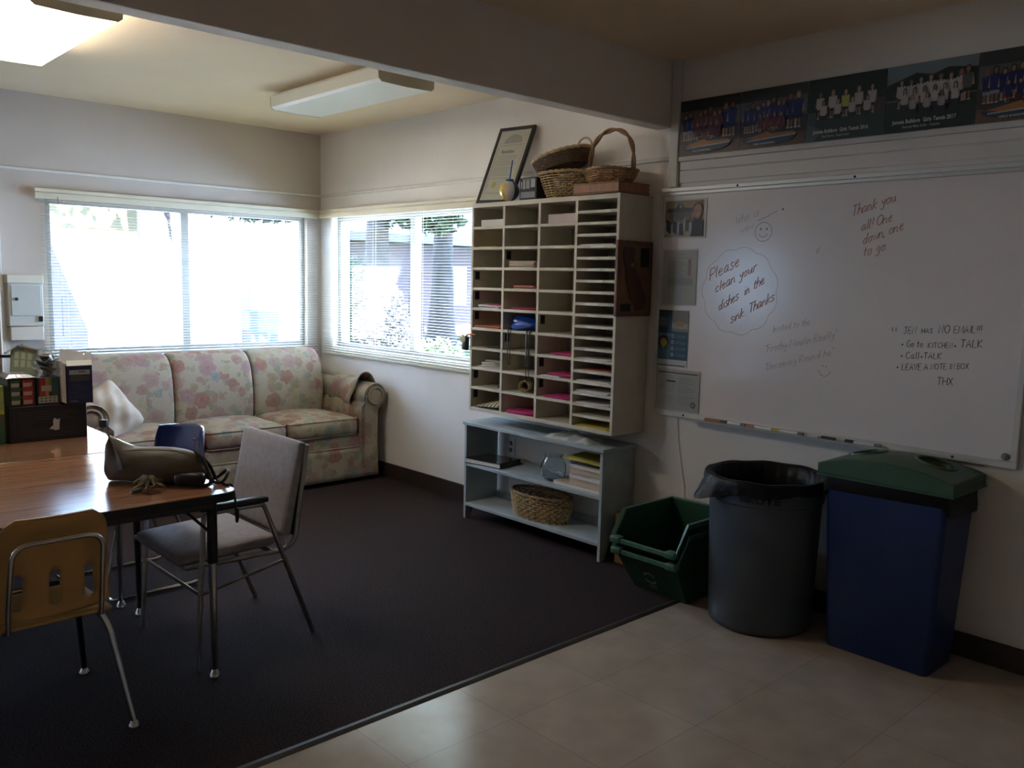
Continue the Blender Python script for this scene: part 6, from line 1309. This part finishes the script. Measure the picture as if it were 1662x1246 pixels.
b = MB(); b.loft([[(-2.835, -2.05, Z2+0.134), (-2.712, -2.05, Z2+0.134), (-2.705, -1.90, Z2+0.134), (-2.835, -1.90, Z2+0.134)], [(-2.815, -2.025, Z2+0.150), (-2.735, -2.025, Z2+0.146), (-2.735, -1.92, Z2+0.150), (-2.815, -1.92, Z2+0.152)]]); b.build('foil_lid', mat('silver_foil', (0.55, 0.55, 0.60), 0.22, 0.8, var=0.2, vscale=40, bump=0.3), t, smooth=False)
t, PF = tea('tea_box', 'dark tea box with red, yellow and green print, in the middle of the black carton', -2.707, -2.609, -2.046, -1.90, 0.130, dk)
b = MB()
for (r_, c_) in ((rec(0.010, 0.045, 0.036, 0.128), (0.32, 0.03, 0.035)), (rec(0.036, 0.040, 0.050, 0.128), (0.36, 0.22, 0.06)), (rec(0.050, 0.060, 0.062, 0.128), (0.12, 0.20, 0.06)), (rec(0.064, 0.02, 0.092, 0.128), (0.02, 0.07, 0.065))): b.ink(c_, [PF(u, v) for u, v in r_])
b.ink((0.42, 0.32, 0.24), [PF(u, v, 1) for u, v in rec(0.018, 0.066, 0.062, 0.092)]); b.ink((0.36, 0.37, 0.30), [PF(u, v, 1) for u, v in rec(0.004, 0.010, 0.086, 0.042)])
for k in range(8): b.ink((0.12, 0.13, 0.10), [PF(u, v, 2) for u, v in ell(0.018+0.018*(k % 4), 0.019+0.014*(k//4), 0.0055, 0.0045, 8)])
b.build('printed_labels', print_m, t, smooth=False)
bx_ = thing('white_carton', 'tall narrow white carton squeezed beside the blue box', 'box', (-2.596, -1.97, Z2)); b = MB(); b.loft([[(-2.606+0.004*f, -2.060-0.004*f, Z2+0.012+0.19*f), (-2.586, -2.060, Z2+0.0005+0.185*f), (-2.586, -1.92, Z2+0.0005+0.185*f), (-2.606+0.004*f, -1.92, Z2+0.012+0.19*f)] for f in (0, 0.5, 1)]); b.build('carton', paper_m, bx_, 0.001)
t, PF = tea('blue_box', 'navy blue box with white flaps open, right on the black carton', -2.583, -2.470, -2.070, -1.92, 0.180, mat('navy_card', (0.018, 0.022, 0.085), 0.4, var=0.08))
b = MB(); b.ink((0.33, 0.34, 0.36), [PF(u, v) for u, v in rec(0.010, 0.138, 0.102, 0.160)]); b.ink((0.08, 0.08, 0.09), [PF(u, v, 1) for u, v in rec(0.052, 0.148, 0.080, 0.154)]); b.ink((0.060, 0.065, 0.065), [PF(u, v) for u, v in rec(0.012, 0.105, 0.100, 0.132)])
for k in range(8): b.ink((0.055, 0.060, 0.13), [PF(u, v) for u, v in rec(0.012+0.01*(k % 3), 0.024+k*0.0095, 0.098-0.012*(k % 4), 0.0275+k*0.0095)])
b.ink((0.26, 0.27, 0.30), [PF(u, v) for u, v in rec(0.012, 0.010, 0.045, 0.013)]); b.build('fine_print', print_m, t, smooth=False)
b = MB(); b.quad((-2.583, -2.069, Z2+0.181), (-2.470, -2.069, Z2+0.181), (-2.466, -2.050, Z2+0.204), (-2.580, -2.050, Z2+0.204)); b.quad((-2.583, -1.93, Z2+0.181), (-2.470, -1.93, Z2+0.181), (-2.462, -1.915, Z2+0.232), (-2.566, -1.915, Z2+0.252)); b.quad((-2.470, -2.05, Z2+0.181), (-2.470, -1.93, Z2+0.181), (-2.461, -1.94, Z2+0.240), (-2.462, -2.04, Z2+0.235)); b.build('open_flap', paper_m, t, solid=0.0012, smooth=False)
t = thing('green_card', 'pale green card with six white panes standing behind the tea boxes', 'card', (-2.74, -1.885, Z2))
CT = Matrix.Translation((-2.742, -1.889, Z2+0.0005)) @ Matrix.Rotation(math.radians(7), 4, 'Y') @ Matrix.Rotation(math.radians(-8), 4, 'X')
b = MB(CT); b.box(-0.052, 0.052, -0.002, 0.002, 0.007, 0.262); b.build('card', mat('sage_card', (0.36, 0.42, 0.29), 0.6, var=0.05), t)
b = MB(CT)
for c in range(3):
    for k in range(2): b.ink((0.60, 0.66, 0.46), [(u, -0.0026, v) for u, v in rec(-0.036+c*0.028, 0.168+k*0.038, -0.018+c*0.028, 0.200+k*0.038)])
b.build('white_panes', print_m, t, smooth=False)
b = MB(CT); b.loft([[(-0.075, -0.03, 0.225), (-0.030, -0.012, 0.266), (0.060, -0.012, 0.252), (0.064, -0.012, 0.257), (-0.030, -0.012, 0.272), (-0.078, -0.03, 0.230)], [(-0.075, 0.02, 0.225), (-0.030, 0.02, 0.266), (0.060, 0.02, 0.252), (0.064, 0.02, 0.257), (-0.030, 0.02, 0.272), (-0.078, 0.02, 0.230)]]); b.build('fold', mat('grey_card_edge', (0.30, 0.31, 0.30), 0.6), t, smooth=False)
b = MB()
def poly_bag(u, v):
    a, th = 2*PI*u, PI*(0.02+0.96*v); r = 1+0.10*math.sin(5*a+3*th)+0.07*math.sin(9*a-4*th)
    return (-2.652+0.056*r*math.sin(th)*math.cos(a), -1.985+0.050*r*math.sin(th)*math.sin(a), Z2+0.1945+0.062*math.cos(th)*(1+0.15*math.sin(3*a)))
b.grid(poly_bag, 34, 20); bmesh.ops.remove_doubles(b.bm, verts=b.bm.verts[:], dist=0.0003); t = thing('tea_bag_pouch', 'clear plastic pouch of grey tea bags on top of the middle tea box', 'pouch', (-2.652, -1.985, Z2+0.13)); b.build('plastic_film', plastic_film_m, t, angle=40)
b = MB()
for k in range(7): T = Matrix.Translation((-2.652+0.012*math.sin(k*2.1), -1.985+0.010*math.cos(k*1.7), Z2+0.158+k*0.011)) @ Euler((0.3*math.sin(k), 0.4*math.cos(k*1.3), k*0.8)).to_matrix().to_4x4(); b.box(-0.028, 0.028, -0.022, 0.022, -0.003, 0.003, T)
b.build('tea_bags', mat('grey_tea_bag', (0.16, 0.16, 0.155), 0.8, var=0.2, vscale=30), t, smooth=False)
b = MB(); rn = random.Random(8); P = [(-2.715, 0.0), (-2.672, 0.0), (-2.655, 0.10), (-2.64, 0.205), (-2.652, 0.235), (-2.665, 0.250), (-2.690, 0.262), (-2.715, 0.275), (-2.708, 0.23), (-2.712, 0.12)]
b.prism(P, lambda u, v, w: (u, -1.862+w+0.02*v, Z2-0.166*0+v), 0.03); tag(b.build('cream_bag', mat('cream_paper_bag', (0.60, 0.47, 0.30), 0.7, var=0.15, vscale=20)), 'torn cream paper bag behind the plastic pouch', 'bag')
b = MB(); b.rbox(-2.612, -1.885, Z2+0.115, 0.045, 0.06, 0.23, 0.012, 5); tag(b.build('pink_packet', mat('dusty_pink_packet', (0.32, 0.22, 0.20), 0.6, var=0.1)), 'dusty pink packet behind the white carton', 'packet')
t, PF = tea('green_box', 'yellow-green box at the left edge beside the tea boxes', -2.96, -2.842, -2.03, -1.88, 0.265, mat('lime_card', (0.36, 0.44, 0.13), 0.35, var=0.25, vscale=15), z=TT)
b = MB(); b.ink((0.55, 0.58, 0.05), [PF(u, v) for u, v in ((0.0, 0.16), (0.116, 0.135), (0.117, 0.150), (0.08, 0.17), (0.0, 0.195))]); b.ink((0.03, 0.14, 0.08), [PF(u, v) for u, v in rec(0.0, 0.0, 0.118, 0.085)]); b.ink((0.10, 0.10, 0.08), [PF(u, v) for u, v in rec(0.0, 0.085, 0.118, 0.135)]); b.build('printed_bands', print_m, t, smooth=False)

# handbag
hb = thing('handbag', 'slouchy olive-brown leather handbag lying on the corner of the walnut table', 'handbag', (-2.56, -3.21, TT))
bag_m = mat('olive_leather', (0.12, 0.092, 0.062), 0.55, var=0.18, vscale=14, bump=0.25, bscale=26); bag_d = mat('dark_leather', (0.022, 0.017, 0.014), 0.45, var=0.15)
HT = Matrix.Translation((-2.575, -3.195, TT)) @ Matrix.Rotation(math.radians(-46), 4, 'Z')
st = [(-0.206, 0.040, 0.165, 0.004), (-0.203, 0.052, 0.172, 0.001), (-0.190, 0.058, 0.168, 0.0), (-0.165, 0.066, 0.152, 0.0), (-0.13, 0.070, 0.135, 0.003), (-0.08, 0.078, 0.132, 0.0), (0.0, 0.080, 0.135, 0.0), (0.07, 0.078, 0.132, 0.0), (0.12, 0.070, 0.122, 0.0), (0.155, 0.055, 0.100, 0.002), (0.172, 0.030, 0.070, 0.012)]
b = MB(HT); rings = []
for q, (s, w, h, z0) in enumerate(st):
    R = []
    for k in range(20):
        a = 2*PI*k/20; c, sn = math.cos(a), math.sin(a); y = w*(abs(c)**0.7)*(1 if c >= 0 else -1); z = (z0+h)/2+(h-z0)/2*(abs(sn)**0.75)*(1 if sn >= 0 else -1)
        if sn > 0: y *= (1-0.45*sn)
        o = 0.005*math.sin(q*2.3+k*1.4)*(0.3 if sn < -0.5 else 1); R.append((s+0.004*math.sin(k*2+q), y+o, max(0.0008, z+o*0.8)))
    rings.append(R)
b.loft(rings); b.build('body', bag_m, hb, sub=2, angle=180)
b = MB(HT); b.tube([(-0.11, -0.050, 0.126), (-0.05, -0.047, 0.131), (0.02, -0.046, 0.1325), (0.08, -0.046, 0.129), (0.13, -0.038, 0.112)], 0.0028, 6); b.build('zipper', mat('brass_zip', (0.24, 0.19, 0.10), 0.35, 0.7, var=0.2), hb)
def strap(name, pts, w, m, th=0.004, r=0.03):
    """flat strap along a path"""
    P = fillet([HT @ Vector(p) for p in pts], r, 6); b = MB(); rings = []
    for k, p in enumerate(P):
        t_ = (P[min(k+1, len(P)-1)]-P[max(k-1, 0)]).normalized(); sd = t_.cross(Vector((0.5, 0.5, 0.6))).normalized(); n_ = t_.cross(sd).normalized()
        rings.append([p+sd*w/2+n_*th/2, p-sd*w/2+n_*th/2, p-sd*w/2-n_*th/2, p+sd*w/2-n_*th/2])
    b.loft(rings); b.build(name, m, hb, smooth=False)
strap('shoulder_strap', [(-0.222, 0.0, 0.218), (-0.200, -0.015, 0.178), (-0.165, -0.046, 0.148), (-0.135, -0.072, 0.105), (-0.12, -0.081, 0.06)], 0.022, bag_m)
b = MB(HT); b.rbox(-0.224, 0.0, 0.218, 0.030, 0.022, 0.030, 0.004, 3); b.build('strap_end', bag_d, hb)
strap('shoulder_strap', [(0.13, -0.01, 0.125), (0.165, -0.02, 0.10), (0.195, -0.035, 0.050), (0.215, -0.055, 0.008), (0.16, -0.075, 0.006)], 0.016, bag_m)
strap('shoulder_strap', [(0.12, 0.02, 0.115), (0.17, 0.03, 0.07), (0.20, 0.02, 0.008), (0.23, 0.0, 0.004), (0.262, -0.032, 0.004)], 0.014, bag_d)
b = MB(HT); P = [(0.205+0.048*math.cos(a), 0.0+0.035*math.sin(a), 0.030+0.020*math.sin(2*a+0.5)) for a in [2*PI*k/26 for k in range(26)]]; b.tube(P, 0.0065, 6, True); b.build('shoulder_strap', bag_d, hb)
b = MB(); q0 = HT @ Vector((0.262, -0.032, 0.004))
b.tube(fillet([q0, (-2.396, -3.402, TT+0.003), (-2.388, -3.412, 0.70), (-2.386, -3.418, 0.63), (-2.392, -3.432, 0.600), (-2.396, -3.452, 0.615), (-2.394, -3.448, 0.66)], 0.018), 0.0045, 6); b.build('hanging_strap', bag_d, hb)
b = MB(HT); b.rbox(0.13, -0.055, 0.028, 0.11, 0.06, 0.052, 0.02, 6); b.build('side_pocket', bag_d, hb)

# bunch of keys
ky = thing('keys', 'bunch of brass and steel keys before the handbag on the walnut table', 'keys', (-2.665, -3.305, TT))
brass = mat('brass_key', (0.20, 0.16, 0.09), 0.4, 0.6, var=0.25, vscale=60); steel = mat('steel_key', (0.22, 0.21, 0.20), 0.4, 0.6, var=0.2, vscale=60)
kc = Vector((-2.665, -3.305, TT)); rn = random.Random(14)
b = MB(); b.tube([(kc.x+0.016*math.cos(a), kc.y+0.016*math.sin(a), kc.z+0.030+0.012*math.sin(a)) for a in [2*PI*k/20 for k in range(20)]], 0.0013, 5, True); b.build('key_ring', steel, ky)
for k in range(14):
    a = 2*PI*k*3/14+rn.uniform(-.3, .3); tl = rn.uniform(0.15, 0.7); z = kc.z+0.012+0.0022*k
    T = Matrix.Translation((kc.x+0.014*math.cos(a), kc.y+0.014*math.sin(a), z+0.018)) @ Matrix.Rotation(a, 4, 'Z') @ Matrix.Rotation(tl, 4, 'Y') @ Matrix.Rotation(rn.uniform(-.9, .9), 4, 'X')
    b = MB(T); P = [(0.010+0.011*math.cos(t), 0.011*math.sin(t)) for t in [math.radians(30+30*j) for j in range(11)]]+[(0.020, -0.0045), (0.046, -0.0045), (0.051, 0), (0.046, 0.004), (0.041, 0.001), (0.036, 0.004), (0.031, 0.0015), (0.020, 0.0045)]
    b.prism(P, lambda u, v, w: (u, v, w), 0.0022); o = b.build('key', brass if k % 3 else steel, ky, smooth=False)
b = MB(Matrix.Translation((kc.x-0.045, kc.y-0.002, kc.z+0.0075)) @ Matrix.Rotation(0.4, 4, 'Z')); b.tube([(-0.03, 0, 0), (0.02, 0, 0)], 0.0068, 12); b.build('key_fob', steel, ky)
